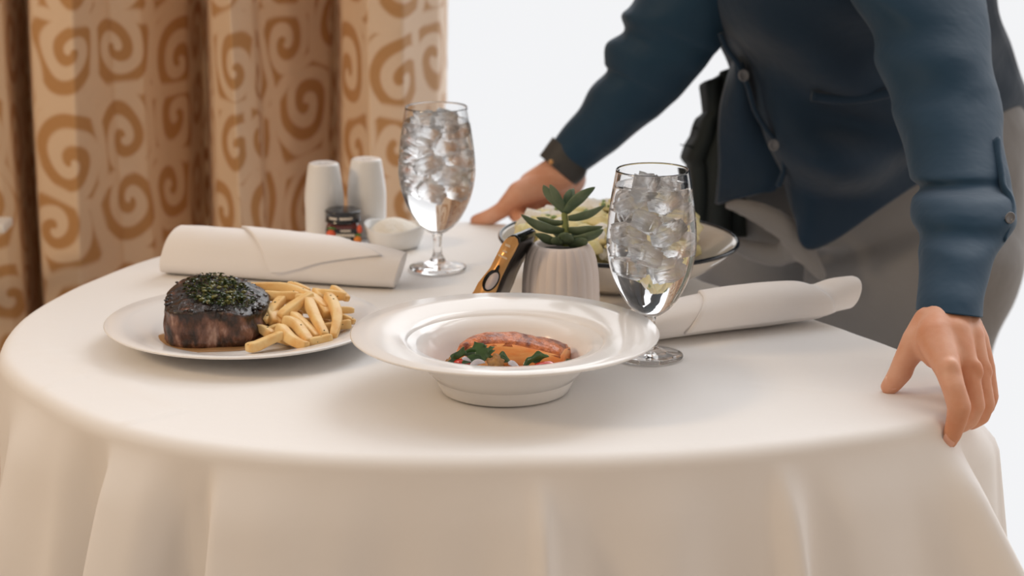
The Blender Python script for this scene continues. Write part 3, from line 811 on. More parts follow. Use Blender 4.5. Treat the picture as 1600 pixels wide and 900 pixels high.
# ------------------------------------------------------------------ potted succulent
def succulent():
    c = Vector(((876-800)/FPX*2.14, 2.075, .7515))
    t = thing('potted_succulent', 'green succulent growing in a small ribbed blush ceramic pot', 'plant', c)
    nrib = 22
    def sh(a, r, z): return 1+(.030*abs(math.sin(a*nrib/2))**.8-.015 if (r > .026 and z > .004) else 0)
    p = fillet_prof([(.036, .000), (.0385, .004), (.0388, .025), (.0375, .050), (.0345, .066), (.0300, .0755), (.0262, .0785)], 5)
    p = [(0, 0), (.03, 0)]+p+[(.0245, .0785), (.0235, .0765), (.0235, .066), (0, .066)]
    v, f = lathe(p, c, 220, sh); build('pot', v, f, M['pot'], t)
    v, f = lathe([(0, .0), (.0232, 0), (.0232, .0045), (.012, .007), (0, .0075)], c+Vector((0, 0, .0662)), 40); build('soil', v, f, M['soil'], t)
    Yc = c.y
    path = [D(884, 384, Yc), D(884, 360, Yc), D(882, 335, Yc), D(885, 318, Yc)]
    v, f = tube([(*p, .0042-.0005*k, .0042-.0005*k) for k, p in enumerate(path)], 12); st = build('stem', v, f, M['stem'], t)
    def leaf(pts, w0, Y1=0, tip=None):
        # pts px path base->tip ; Y1 depth offset of tip
        n = len(pts); P = []
        for k, (px, py) in enumerate(pts): P.append(tuple(D(px, py, Yc-.002+Y1*k/(n-1))))
        P = smoothpath(P, 16); path = []
        for k, p in enumerate(P):
            u = k/15; wv = w0*(.45+.55*math.sin(min(1, u*1.5+.1)*math.pi/2))*(1-max(0, (u-.45)/.55)**1.8)+.0003
            wv *= .82; path.append((*p, wv*.42, wv))
        d = Vector(P[-1])-Vector(P[0]); 
        # wide across the view or across depth alternately
        v, f = tube(path, 14, True, up=(0, -.55, 1) if abs(d.x) > abs(d.z) else (1, -.3, 0))
        build('leaf', v, f, M['leaf'], st)
    # upper crown
    leaf([(882, 330), (868, 315), (855, 300), (849, 289)], .0065, .004)
    leaf([(884, 325), (873, 312), (865, 298), (859, 288)], .0055, -.004)
    leaf([(885, 322), (886, 308), (892, 295)], .0045, .008)
    leaf([(886, 322), (892, 306), (896, 294)], .0045, .012)
    leaf([(884, 332), (896, 318), (912, 304), (930, 292)], .0085, -.010)
    # middle
    leaf([(888, 341), (905, 339), (926, 332), (946, 320)], .0065, -.002)
    leaf([(880, 348), (862, 348), (850, 344), (838, 340)], .0055, .008)
    leaf([(880, 361), (858, 358), (835, 349), (814, 335)], .0075, -.008)
    leaf([(888, 359), (905, 361), (925, 359), (942, 354)], .0075, .002)
    leaf([(888, 374), (908, 373), (930, 366), (943, 358)], .0070, -.006)
    # lower rosette
    leaf([(876, 378), (860, 376), (848, 370), (836, 365)], .0070, -.004)
    leaf([(884, 380), (885, 375), (884, 368), (884, 364)], .0100, -.018)
    leaf([(874, 382), (870, 378), (868, 370)], .0075, -.014)
    leaf([(888, 382), (900, 380), (912, 377), (918, 375)], .0070, -.012)
    leaf([(878, 372), (870, 362), (866, 352)], .0055, .016)
    leaf([(886, 376), (898, 368), (906, 358)], .0060, .018)
succulent()

# ------------------------------------------------------------------ black and copper holder
def holder():
    Yf = 2.035
    t = thing('copper_fronted_holder', 'slanting glossy black holder with a copper coloured face, left of the potted succulent', 'holder', G(775, 500, .7515))
    zb = .7515
    # outline of the copper face, its plane leans to the right
    top = [(741, 455), (747, 443), (759, 428), (767, 418), (776, 400), (786, 380), (793, 371), (800, 367), (806, 367), (811, 371), (813, 379), (808, 390), (798, 408), (789, 426), (782, 441), (777, 455)]
    def bottom(px0, py0, px1, py1):
        # continue the side down to the table height
        a = D(px0, py0, Yf); b_ = D(px1, py1, Yf); d = b_-a; k = (zb-b_.z)/d.z; return b_+d*k
    P = [D(x, y, Yf) for x, y in top]
    L = bottom(759, 428, 741, 455); Rr = bottom(789, 426, 777, 455)
    P = [L]+P+[Rr]
    n = len(P); ext = Vector((.017, .050, -.004))
    def off(p, k): q = p+ext*k; q.z = max(q.z, zb) if p.z > zb+.001 else zb; return q
    v = [p for p in P]+[off(p, .35) for p in P]+[off(p, .75) for p in P]+[off(p, 1) for p in P]
    o = build('body', v, ringfaces(n, 4), M['gloss_black'], t)
    md = o.modifiers.new('bv', 'BEVEL'); md.width = .0015; md.segments = 2; md.limit_method = 'ANGLE'
    nrm = Vector((-.0010, -.0012, .0002))
    cen = sum(P, Vector())/n
    A = [cen+(p-cen)*.95 for p in P]
    v = [p+nrm*.3 for p in A]+[p+nrm for p in A]
    build('copper_face', v, ringfaces(n, 2), M['copper'], t)
    def oval(name, px, py, rx, ry, rot, k, m, hole=0):
        c = D(px, py, Yf); nn = 36; v = []
        for lay in (k-.4, k):
            for i in range(nn):
                a = 2*math.pi*i/nn; x = rx*math.cos(a); y = ry*math.sin(a); cx = x*math.cos(rot)-y*math.sin(rot); cy = x*math.sin(rot)+y*math.cos(rot)
                v.append(c+Vector((cx, 0, cy))+nrm*lay)
        build(name, v, ringfaces(nn, 2), m, t)
    oval('black_ring', 770, 438, .0072, .0120, R(-30), 1.8, M['gloss_black']); oval('pale_oval', 772, 439, .0046, .0098, R(-32), 2.3, M['oval'])
    b = MB()
    for (x0, y0, x1, y1, w_) in ((792, 382, 799, 385, 4), (788, 392, 794, 394, 3), (781, 398, 794, 404, 3)):
        a = D(x0, y0, Yf); c2 = D(x1, y1, Yf); h = Vector((0, 0, w_/1560/2))
        b.add([a-h+nrm*.8, c2-h+nrm*.8, c2+h+nrm*.8, a+h+nrm*.8, a-h+nrm*1.6, c2-h+nrm*1.6, c2+h+nrm*1.6, a+h+nrm*1.6], [(0, 1, 2, 3), (4, 7, 6, 5), (0, 4, 5, 1), (1, 5, 6, 2), (2, 6, 7, 3), (3, 7, 4, 0)])
    b.build('lettering', M['lettering'], t, smooth=False)
    a = D(778, 416, Yf); c2 = D(781, 422, Yf)
    oval('notch', 780, 420, .0016, .0045, R(-20), 2.0, M['gloss_black'])
holder()

# ------------------------------------------------------------------ condiments
def shakers():
    c = G(508, 374, .7515)
    t = thing('ceramic_shaker', 'white ceramic shaker at the left, behind the jam jar', 'shaker', c, 'white salt and pepper shakers')
    p = fillet_prof([(.0205, 0), (.0222, .003), (.0226, .030), (.0229, .050), (.0215, .065), (.0190, .082), (.0180, .088), (.0170, .0905)], 4)
    v, f = lathe([(0, 0)]+p+[(.0150, .0912), (.0120, .0908), (0, .0908)], c, 48); build('shaker_body', v, f, M['china_cool'], t)
    b = MB()
    for i in range(5):
        a = 6.283*i/5; v, f = lathe([(0, 0), (.0008, 0), (.0008, .0003), (0, .0003)], c+Vector((.005*math.cos(a), .005*math.sin(a), .0907)), 8); b.add(v, f)
    b.build('holes', M['lidblack'], t)
    s2 = copy_tree(t); s2.location = G(574, 366, .7515); s2['label'] = 'white ceramic shaker at the right, behind the jam jar and nearer the dish'
    s2.rotation_euler.z = .4
shakers()
def jar():
    c = G(537, 384, .7515); s = 0
    t = thing('jam_jar', 'tiny jam jar with a black lid and fruit printed label', 'jar', c)
    # rounded-square glass body filled with jam
    def sh(a, r, z): return (abs(math.cos(a))**5+abs(math.sin(a))**5)**(-1/5) if r > .012 else 1
    p = fillet_prof([(.016, 0), (.0185, .002), (.0190, .006), (.0190, .024), (.0180, .028), (.0165, .031)], 4)
    v, f = lathe([(0, 0)]+p+[(0, .031)], c, 64, sh); build('jar_body', v, f, M['jam'], t)
    p = [(0, .029), (.0200, .029), (.0208, .030), (.0208, .0305), (.0203, .031), (.0203, .0405), (.0208, .041), (.0205, .0425), (.0190, .0432), (0, .0428)]
    v, f = lathe(p, c, 56); lid = build('lid', v, f, M['lidblack'], t)
    b = MB()
    def arc(r, a0, a1, z0, z1, mb, mi, wav=0, shp=None):
        n = 14; v = []
        for rr in (r, r+.0003):
            for zz in (0, 1):
                for i in range(n+1):
                    a = a0+(a1-a0)*i/n; R_ = rr*(shp(a, 1, 0) if shp else 1); dz = wav*math.sin(i*1.9)
                    v.append(c+Vector((R_*math.cos(a), R_*math.sin(a), (z0 if zz == 0 else z1)+dz)))
        m = n+1; f = []
        for i in range(n):
            f += [(i, i+1, m+i+1, m+i), (2*m+i, 3*m+i, 3*m+i+1, 2*m+i+1), (i, 2*m+i, 2*m+i+1, i+1), (m+i, m+i+1, 3*m+i+1, 3*m+i)]
        mb.add(v, f, mi)
    b = MB(); arc(.0205, R(-135), R(-105), .0345, .0370, b, 0, .0003); arc(.0205, R(-97), R(-55), .0345, .0372, b, 0, .0003); b.build('lid_print', M['cream'], lid)
    shp = lambda a, r, z: (abs(math.cos(a))**5+abs(math.sin(a))**5)**(-1/5)
    b = MB(); arc(.0191, R(-150), R(-30), .004, .0235, b, 0, 0, shp); lb = b.build('label_panel', M['label'], t)
    def blob(px, py, rx, rz, m, name):
        p = D(px, py, c.y-.0199); n = 24; v = []
        for dy in (0, -.0004):
            for i in range(n): a = 6.283*i/n; v.append(p+Vector((rx*math.cos(a)*(1-.15*math.sin(a)), dy, rz*math.sin(a))))
        build(name, v, ringfaces(n, 2), m, lb)
    blob(517, 366, .0055, .0055, M['strawb'], 'printed_fruit'); blob(562, 358, .0030, .0050, M['strawb'], 'printed_fruit'); blob(559, 374, .0045, .0040, M['orange'], 'printed_fruit')
    blob(518, 357, .0050, .0016, M['prgreen'], 'printed_leaf'); blob(560, 367, .0035, .0016, M['prgreen'], 'printed_leaf')
    for px, py, w_, h in ((540, 361, .0060, .0014), (540, 368, .0105, .0020), (541, 374, .0048, .0009)):
        p = D(px, py, c.y-.0201); b = MB(); v = []; n = 26
        for dy in (0, -.0004):
            for sgn in (-1, 1):
                for i in range(n): u = i/(n-1)*2-1; v.append(p+Vector((w_*u, dy, h*(.35*math.sin(i*2.3)+sgn*(.7+.5*math.sin(i*1.7))))))
        f = []
        for i in range(n-1): f += [(i, i+1, n+i+1, n+i), (2*n+i, 3*n+i, 3*n+i+1, 2*n+i+1), (i, 2*n+i, 2*n+i+1, i+1), (n+i, n+i+1, 3*n+i+1, 3*n+i)]
        build('printed_script', v, f, M['cream'], lb)
jar()
def dish():
    c = G(617, 384, .7515)
    def sh(a, r, z):
        return 1
    prof = [(0, .0), (.026, .0), (.029, .002), (.0335, .012), (.0352, .024), (.0346, .0252), (.0338, .0245), (.032, .014), (.026, .006), (0, .005)]
    v, f = lathe(prof, c, 72)
    vv = []
    for p in v:
        h = (p[2]-c.z); a = math.atan2(p[1]-c.y, p[0]-c.x)
        vv.append((p[0], p[1], p[2]+(.0030*math.cos(2*a+.5) if h > .01 else 0)))
    o = build('condiment_dish', vv, f, M['china_cool'], origin=c); tag(o, 'small white dish of pale butter beside the left goblet', 'dish')
    v = []; n = 44
    for k in range(9):
        u = k/8; r = .031*(1-u)**.8 if k < 8 else .0006
        for i in range(n):
            a = 6.283*i/n; q = noise.noise(Vector((math.cos(a)*r*80, math.sin(a)*r*80, u)))
            v.append((c.x+r*math.cos(a), c.y+r*math.sin(a), c.z+.0175+.0145*math.sin(u*1.57)+q*.002*(1 if k else 0)))
    vb = [(c.x+.025*math.cos(6.283*i/n), c.y+.025*math.sin(6.283*i/n), c.z+.0062) for i in range(n)]
    o = build('butter', vb+v, ringfaces(n, 10), M['sugar']); tag(o, 'mound of pale butter heaped in the small white dish', 'butter')
dish()

# ------------------------------------------------------------------ napkins
def roll(name, stations, label, flaps, n=44, ns=70, pw=.8):
    """stations: (front-bottom point, depth width, height, lift) along the roll"""
    t = thing(name, label, 'napkin', Vector(stations[0][0]))
    rows = [(*s[0], *s[1:]) for s in stations]
    sm = smoothpath([tuple(r) for r in rows], ns)
    def pt(u, ph, off=0):
        q = cr([tuple(s) for s in sm], u*(ns-1)); x, y, z, wd, h = q[:5]
        q2 = cr([tuple(s) for s in sm], min(ns-1.001, u*(ns-1)+.5)); q1 = cr([tuple(s) for s in sm], max(0, u*(ns-1)-.5))
        d = Vector((q2[0]-q1[0], q2[1]-q1[1], 0)).normalized(); nr = Vector((-d.y, d.x, 0))
        c, s_ = math.cos(ph), math.sin(ph)
        cc = math.copysign(abs(c)**pw, c); ss = math.copysign(abs(s_)**pw, s_)
        base = Vector((x, y, z))
        k = 1+.025*noise.noise(Vector((u*9, c*1.5, s_*1.5)))
        return base+Vector((.30*(h/2+(h/2)*ss), 0, 0))+nr*(wd/2+(wd/2*k+off)*(-cc))+Vector((0, 0, h/2+(h/2*k+off)*ss))
    v = []
    us = [0]+[k/(ns-1) for k in range(ns)]+[1]
    K = 0
    for j, sc in ((0, .25), (0, .7), (0, .93)):
        cen = sum((pt(j, 2*math.pi*i/n) for i in range(n)), Vector())/n
        for i in range(n): v.append(cen+(pt(j, 2*math.pi*i/n)-cen)*sc)
        K += 1
    for k in range(ns):
        for i in range(n): v.append(pt(min(.99999, k/(ns-1)), 2*math.pi*i/n))
        K += 1
    for sc in (.93, .7, .25):
        cen = sum((pt(.99999, 2*math.pi*i/n) for i in range(n)), Vector())/n
        for i in range(n): v.append(cen+(pt(.99999, 2*math.pi*i/n)-cen)*sc)
        K += 1
    build('rolled_cloth', v, ringfaces(n, K), M['napkin'], t)
    for tri in flaps:
        # polygon strip in (u, phi): left edge and right edge as functions of phi
        ph0, ph1, ua, ub = tri  # ua, ub: tables phi-fraction -> u
        m1, m2 = 26, 26; v = []
        for off in (.0030, .0006):
            for a in range(m1+1):
                fa = a/m1; ph = ph0+(ph1-ph0)*fa; l, r_ = lint(ua, fa), lint(ub, fa)
                for b_ in range(m2+1): v.append(pt(min(.999, max(.001, l+(r_-l)*b_/m2)), ph, off))
        m = m2+1; N = m*(m1+1); f = ringfaces(m, m1+1, False); f = f+[tuple(i+N for i in q[::-1]) for q in f]
        for a in range(m1): f += [(a*m, (a+1)*m, (a+1)*m+N, a*m+N), (a*m+m2, a*m+m2+N, (a+1)*m+m2+N, (a+1)*m+m2)]
        for b_ in range(m2): f += [(b_, b_+N, b_+1+N, b_+1), (m1*m+b_, m1*m+b_+1, m1*m+b_+1+N, m1*m+b_+N)]
        build('folded_flap', v, f, M['napkin'], t)
    return t
def st(px, py, wd, h, lift=0):
    g = G(px, py, .7515+lift); return (tuple(g), wd, h)
roll('rolled_napkin', [st(243, 432, .050, .051), st(300, 437, .053, .052), st(380, 442, .054, .050), st(470, 448, .052, .047), st(560, 453, .050, .042), st(612, 455, .044, .036)],
     'white rolled linen napkin lying behind the steak and fries', [(R(112), R(-20), [(0, .30), (.3, .36), (1, .49)], [(0, .62), (.5, .86), (.52, .84), (1, .50)])])
roll('rolled_napkin', [st(1000, 543, .050, .030), st(1050, 537, .052, .035), st(1110, 529, .054, .038), st(1170, 522, .054, .040), st(1230, 514, .050, .039), st(1282, 505, .045, .034, .002), st(1310, 494, .040, .034, .006), st(1335, 487, .034, .033, .008)],
     'white rolled linen napkin at the right, its end overhanging the straight table side', [(R(150), R(-25), [(0, .30), (1, .18)], [(0, .50), (.3, .62), (1, .80)])], pw=.85)

# ------------------------------------------------------------------ metal rail at the left edge
def rail():
    t = thing('side_table', 'pale metal edge of a side table at the left picture edge before the curtain', 'side table', (-.98, 2.68, 0))
    a = D(14, 352, 2.68); v, f = box((a.x-.25, 2.68, a.z), (.5, .05, .012)); top = build('tabletop', v, f, M['frame'], t, smooth=False)
    md = top.modifiers.new('bv', 'BEVEL'); md.width = .003; md.segments = 2
    v, f = lathe([(0, 0), (.14, 0), (.14, .012), (.02, .02), (.018, a.z-.007), (0, a.z-.007)], (a.x-.27, 2.68, 0), 24); build('pedestal', v, f, M['shoe'], t)
rail()

# ------------------------------------------------------------------ the waiter
def capsule(a, b_, ra, rb, flat=None, n=20):
    """round cone from a to b as a closed mesh"""
    a = Vector(a); b_ = Vector(b_); d = b_-a; L = max(d.length, 1e-5); t = d/L
    s = t.cross(Vector((.21, .1, 1))); s.normalize(); u = s.cross(t)
    rows = []
    K = 6
    for k in range(K+1):
        q = math.pi/2*(1-k/K); rows.append((a-t*ra*math.sin(q), ra*math.cos(q)))
    for k in range(1, K+1):
        q = math.pi/2*k/K; rows.append((b_+t*rb*math.sin(q), rb*math.cos(q))) if k else None
    rows.insert(K+1, (b_, rb))
    v = []
    for c, r in rows:
        r = max(r, 1e-5)
        for i in range(n):
            A = 2*math.pi*i/n; v.append(c+(s*math.cos(A)+u*math.sin(A))*r)
    return v, ringfaces(n, len(rows))
def chain(mb, pts):
    for (a, ra), (b_, rb) in zip(pts, pts[1:]): mb.add(*capsule(a, b_, ra, rb))

WR_R = D(1484, 474, 1.864)      # wrist of the hand at the right of the picture
WR_L = D(884, 262, 2.565)       # wrist of the hand at the left
person = thing('person', 'person in navy waistcoat and grey trousers leaning over the table with both hands on it', 'person', (.42, 2.66, 0))
def body():
    b = MB()
    # right-hand side of the picture: hand gripping the corner of the table
    Y = 1.80
    m_i, m_m, m_r, m_l = D(1480, 574, 1.772), D(1507, 568, 1.792), D(1526, 568, 1.815), D(1538, 576, 1.838)
    chain(b, [(WR_R, .0205), (D(1484, 508, 1.840), .0212)])
    chain(b, [(D(1467, 508, 1.828), .0190), (D(1462, 528, 1.808), .0180), (m_i, .0122)])
    chain(b, [(D(1487, 508, 1.832), .0190), (D(1488, 525, 1.815), .0185), (m_m, .0122)])
    chain(b, [(D(1500, 508, 1.842), .0180), (D(1508, 528, 1.828), .0175), (m_r, .0114)])
    chain(b, [(D(1508, 508, 1.850), .0150), (D(1520, 534, 1.844), .0150), (m_l, .0102)])
    chain(b, [(D(1470, 545, 1.806), .016), (D(1500, 552, 1.82), .016)])
    # knuckles
    chain(b, [(D(1484, 573, 1.764), .0080), (D(1488, 582, 1.764), .0080)]); chain(b, [(D(1522, 574, 1.786), .0076), (D(1524, 582, 1.786), .0076)]); chain(b, [(D(1538, 574, 1.812), .0066), (D(1540, 582, 1.812), .0066)])
    # fingers
    chain(b, [(m_i, .0118), (D(1490, 606, 1.756), .0102), (D(1499, 636, 1.750), .0104), (D(1494, 660, 1.752), .0090), (D(1488, 678, 1.753), .0082), (D(1484, 689, 1.755), .0068)])
    chain(b, [(m_m, .0118), (D(1517, 604, 1.782), .0098), (D(1522, 634, 1.778), .0098), (D(1514, 655, 1.780), .0086), (D(1500, 664, 1.776), .0078), (D(1478, 664, 1.772), .0068)])
    chain(b, [(m_r, .0110), (D(1534, 604, 1.808), .0092), (D(1539, 630, 1.806), .0090), (D(1533, 650, 1.806), .0080), (D(1518, 660, 1.804), .0070)])
    chain(b, [(m_l, .0098), (D(1544, 600, 1.834), .0082), (D(1547, 620, 1.832), .0080), (D(1542, 637, 1.832), .0070), (D(1528, 647, 1.830), .0062)])
    # thumb
    chain(b, [(D(1454, 508, 1.834), .0175), (D(1433, 532, 1.826), .0138), (D(1413, 566, 1.824), .0106), (D(1408, 580, 1.826), .0108), (D(1397, 596, 1.828), .0092), (D(1390, 604, 1.830), .0082)])
    chain(b, [(D(1440, 530, 1.822), .0130), (D(1462, 556, 1.81), .0120)])
    # left of the picture: far hand resting on the far edge
    chain(b, [(D(912, 222, 2.55), .0235), (WR_L, .0235)])
    n_i, n_m, n_r, n_l = D(808, 318, 2.545), D(832, 318, 2.56), D(856, 321, 2.57), D(876, 326, 2.58)
    chain(b, [(D(878, 268, 2.555), .0235), (D(835, 292, 2.545), .0205), (n_i, .0135)])
    chain(b, [(D(884, 270, 2.565), .0235), (D(848, 296, 2.560), .0200), (n_m, .0130)])
    chain(b, [(D(888, 274, 2.572), .0215), (D(864, 300, 2.570), .0190), (n_r, .0125)])
    chain(b, [(D(892, 280, 2.580), .0190), (D(880, 305, 2.580), .0165), (n_l, .0115)])
    chain(b, [(D(855, 285, 2.545), .0190), (D(812, 303, 2.528), .0160), (D(785, 328, 2.520), .0105), (D(768, 338, 2.520), .0100), (D(744, 345, 2.528), .0078)])
    chain(b, [(n_i, .0115), (D(806, 334, 2.535), .0100), (D(812, 341, 2.515), .0090), (D(816, 344, 2.500), .0080)])
    for q, nn in enumerate((n_m, n_r, n_l)):
        chain(b, [(nn, .0112-.0006*q), (nn+Vector((.002, -.024, -.016)), .0096-.0006*q), (Vector((nn.x+.006, nn.y-.042, .7605)), .0084-.0005*q), (Vector((nn.x+.009, nn.y-.058, .7590)), .0072-.0004*q)])
    # arms to the shoulders
    shR = D(1400, -130, 2.40); elR = Vector((.515, 2.12, .955))
    shL = D(1140, -110, 2.50); elL = Vector((.165, 2.56, .985))
    chain(b, [(WR_R, .0205), (D(1488, 430, 1.902), .0205), (D(1505, 350, 1.975), .024), (D(1500, 270, 2.055), .026), (D(1480, 180, 2.15), .028), (D(1450, 60, 2.26), .032), (D(1420, -60, 2.34), .042), (shR, .044)])
    chain(b, [(D(912, 222, 2.55), .0235), (D(960, 170, 2.53), .028), (D(1000, 125, 2.52), .032), (D(1048, 60, 2.50), .036), (shL, .042)])
    # torso, neck, head (above the picture), hips and legs
    chain(b, [(shR, .046), (Vector((.40, 2.42, 1.16)), .060), (shL, .046)])
    chain(b, [(Vector((.40, 2.43, 1.14)), .085), (Vector((.41, 2.54, .95)), .090), (Vector((.42, 2.64, .80)), .095)])
    chain(b, [(Vector((.33, 2.66, .78)), .080), (Vector((.51, 2.66, .78)), .080)])
    for x, dy in ((.318, .07), (.505, .0)):
        chain(b, [(Vector((x, 2.64+dy, .74)), .060), (Vector((x, 2.64+dy, .44)), .040), (Vector((x, 2.70, .09)), .030), (Vector((x, 2.64, .045)), .024)])
    chain(b, [(Vector((.40, 2.40, 1.18)), .050), (Vector((.395, 2.33, 1.27)), .046)])
    hc = Vector((.392, 2.275, 1.345))
    v, f = ball(hc, .092, 3, (.82, .98, 1.12), rot=Matrix.Rotation(R(18), 3, 'X')); b.add(v, f)
    chain(b, [(hc+Vector((0, -.045, -.045)), .048), (hc+Vector((0, -.062, -.078)), .032)])
    chain(b, [(hc+Vector((0, -.088, .012)), .009), (hc+Vector((0, -.108, -.024)), .012)])
    for s in (-1, 1):
        v, f = ball(hc+Vector((s*.078, .002, -.008)), .026, 2, (.3, .7, 1.1)); b.add(v, f)
    chain(b, [(hc+Vector((-.020, -.098, -.055)), .0065), (hc+Vector((.020, -.098, -.055)), .0065)])
    o = b.build('body', M['skin'], person)
    md = o.modifiers.new('rm', 'REMESH'); md.mode = 'VOXEL'; md.voxel_size = .0019; md.use_smooth_shade = True
    md = o.modifiers.new('sm', 'SMOOTH'); md.factor = .5; md.iterations = 6
    # hair and eyes
    v, f = ball(hc+Vector((0, .012, .014)), .100, 3, (.86, .98, 1.08), .05, 3, 6, rot=Matrix.Rotation(R(18), 3, 'X'))
    bm = MB(); keep = [i for i, p in enumerate(v) if not (p.y < hc.y-.045 and p.z < hc.z+.055) and p.z > hc.z-.075]
    ks = {i: n for n, i in enumerate(keep)}; bm.add([v[i] for i in keep], [tuple(ks[i] for i in q) for q in f if all(i in ks for i in q)])
    h = bm.build('hair', M['hair'], person); solid(h, .012)
    for s in (-1, 1):
        v, f = ball(hc+Vector((s*.030, -.080, .004)), .0095, 2); ey = build('eye', v, f, M['frame'], person)
        v, f = ball(hc+Vector((s*.030, -.0872, .003)), .0040, 2, (1, .6, 1)); build('iris', v, f, M['hair'], ey)
        v, f = tube([tuple(hc+Vector((s*q, -.088+.012*(q-.03), .024-.3*abs(q-.03)))) + (.0022, .0030) for q in (.014, .024, .034, .046)], 8); build('eyebrow', v, f, M['hair'], person)
    # nails
    def nail(px, py, Y, rx, ry, rot, n_):
        c = D(px, py, Y); nrm = Vector(n_).normalized(); s = nrm.cross(Vector((0, 0, 1))).normalized(); u = s.cross(nrm)
        s2 = s*math.cos(rot)+u*math.sin(rot); u2 = u*math.cos(rot)-s*math.sin(rot)
        v = [c+nrm*.0012]
        for k in (1, 2, 3):
            for i in range(20):
                a = 6.283*i/20; q = k/3; v.append(c+s2*rx*q*math.cos(a)+u2*ry*q*math.sin(a)+nrm*(.0012*(1-q*q*1.6)))
        f = [(0, 1+i, 1+(i+1) % 20) for i in range(20)]
        for k in range(2):
            for i in range(20): f.append((1+k*20+i, 1+k*20+(i+1) % 20, 21+k*20+(i+1) % 20, 21+k*20+i))
        build('fingernail', v, f, M['nail'], o)
    nail(1394, 596, 1.8225, .0060, .0075, R(-30), (-.25, -1, .35))
    nail(1483, 688, 1.7475, .0048, .0066, R(-20), (-.15, -1, .0))
body()

# clothing: closed lofts whose left and right silhouettes are given ring by ring
def plift(L, Rr, thick, n=40, yo=0, pw=1.0):
    """ring between two silhouette points; thick = half depth"""
    c = (L+Rr)/2; a = (Rr-L)/2
    v_ = Vector((c.x, c.y, c.z-CZ)).normalized()
    dep = (v_-a.normalized()*v_.dot(a.normalized())).normalized()*thick
    ring = []
    for i in range(n):
        q = 2*math.pi*i/n; cs, sn = math.cos(q), math.sin(q)
        ring.append(c+a*cs-dep*math.copysign(abs(sn)**pw, sn))
    return ring
def loft(name, rings, m, parent, wr=0, seed=0, wf=30, dirv=None, cap=True, sub=0, inner=True):
    n = 48; ns = len(rings); rows = []
    # rings: (lx,ly,rx,ry,Y,thick[,Y2])
    K = (ns-1)*7+1
    sm = smoothpath([tuple(r) for r in rings], K); v = []
    for k, (lx, ly, rx, ry, Y, th, Y2) in enumerate(sm):
        ring = plift(D(lx, ly, Y), D(rx, ry, Y2), th*(1.32 if wr > .008 else 1), n)
        cen = sum(ring, Vector())/n
        for i, p in enumerate(ring):
            q = 2*math.pi*i/n; u = k/(K-1)
            amp = wr*(.25+.75*abs(math.sin(q)))*(1-.85*sst((u-.82)/.12))
            w1 = noise.noise(Vector((p.x*wf*.8+seed, p.y*wf*.6, p.z*wf*1.2)))
            w2 = 1-abs(noise.noise(Vector((p.x*wf*.45+p.z*wf*.5+seed*2, p.y*wf*.35, p.z*wf*.9-p.x*wf*.3))))*3.0
            v.append(p+(p-cen).normalized()*amp*(w1*.6+max(-.6, w2)*.6))
    f = ringfaces(n, K, True, cap, cap)
    o = build(name, v, f, m, parent)
    if sub: subsurf(o, sub)
    return o
# sleeve on the right of the picture
slR = loft('shirt_sleeve', [
    (1300, -150, 1500, -150, 2.42, .060, 2.42), (1308, -70, 1530, -80, 2.36, .064, 2.36), (1330, 0, 1536, 0, 2.28, .062, 2.28), (1368, 55, 1540, 50, 2.24, .058, 2.24), (1372, 100, 1545, 95, 2.20, .056, 2.20),
    (1392, 150, 1555, 145, 2.17, .054, 2.17), (1396, 180, 1562, 180, 2.14, .052, 2.14), (1414, 226, 1565, 220, 2.10, .050, 2.10), (1423, 265, 1571, 255, 2.065, .048, 2.065), (1427, 280, 1574, 275, 2.05, .0465, 2.05), (1440, 293, 1576, 295, 2.035, .0400, 2.035), (1427, 310, 1580, 312, 2.005, .0460, 2.005), (1423, 330, 1582, 332, 1.985, .0475, 1.985),
    (1426, 346, 1583, 352, 1.97, .0450, 1.97), (1440, 368, 1570, 375, 1.95, .0370, 1.95), (1441, 395, 1552, 402, 1.92, .035, 1.92), (1438, 430, 1542, 438, 1.89, .031, 1.89), (1435, 460, 1535, 468, 1.865, .0295, 1.865), (1433, 484, 1533, 496, 1.850, .0300, 1.850)],
    M['shirt'], person, wr=.0085, seed=3, wf=15)
# sleeve on the left of the picture
slL = loft('shirt_sleeve', [
    (1075, -160, 1200, -90, 2.50, .060, 2.50), (1030, -90, 1170, 0, 2.49, .060, 2.49), (992, 0, 1128, 66, 2.49, .058, 2.49), (972, 24, 1112, 86, 2.495, .054, 2.495), (974, 48, 1100, 104, 2.50, .053, 2.50), (946, 68, 1084, 124, 2.51, .055, 2.51), (944, 98, 1062, 150, 2.515, .048, 2.515), (948, 112, 1046, 164, 2.52, .045, 2.52),
    (922, 140, 1015, 190, 2.53, .043, 2.53), (905, 172, 975, 222, 2.54, .037, 2.54), (880, 200, 942, 248, 2.55, .032, 2.55), (860, 228, 914, 268, 2.555, .028, 2.555)],
    M['shirt'], person, wr=.0060, seed=9, wf=15)
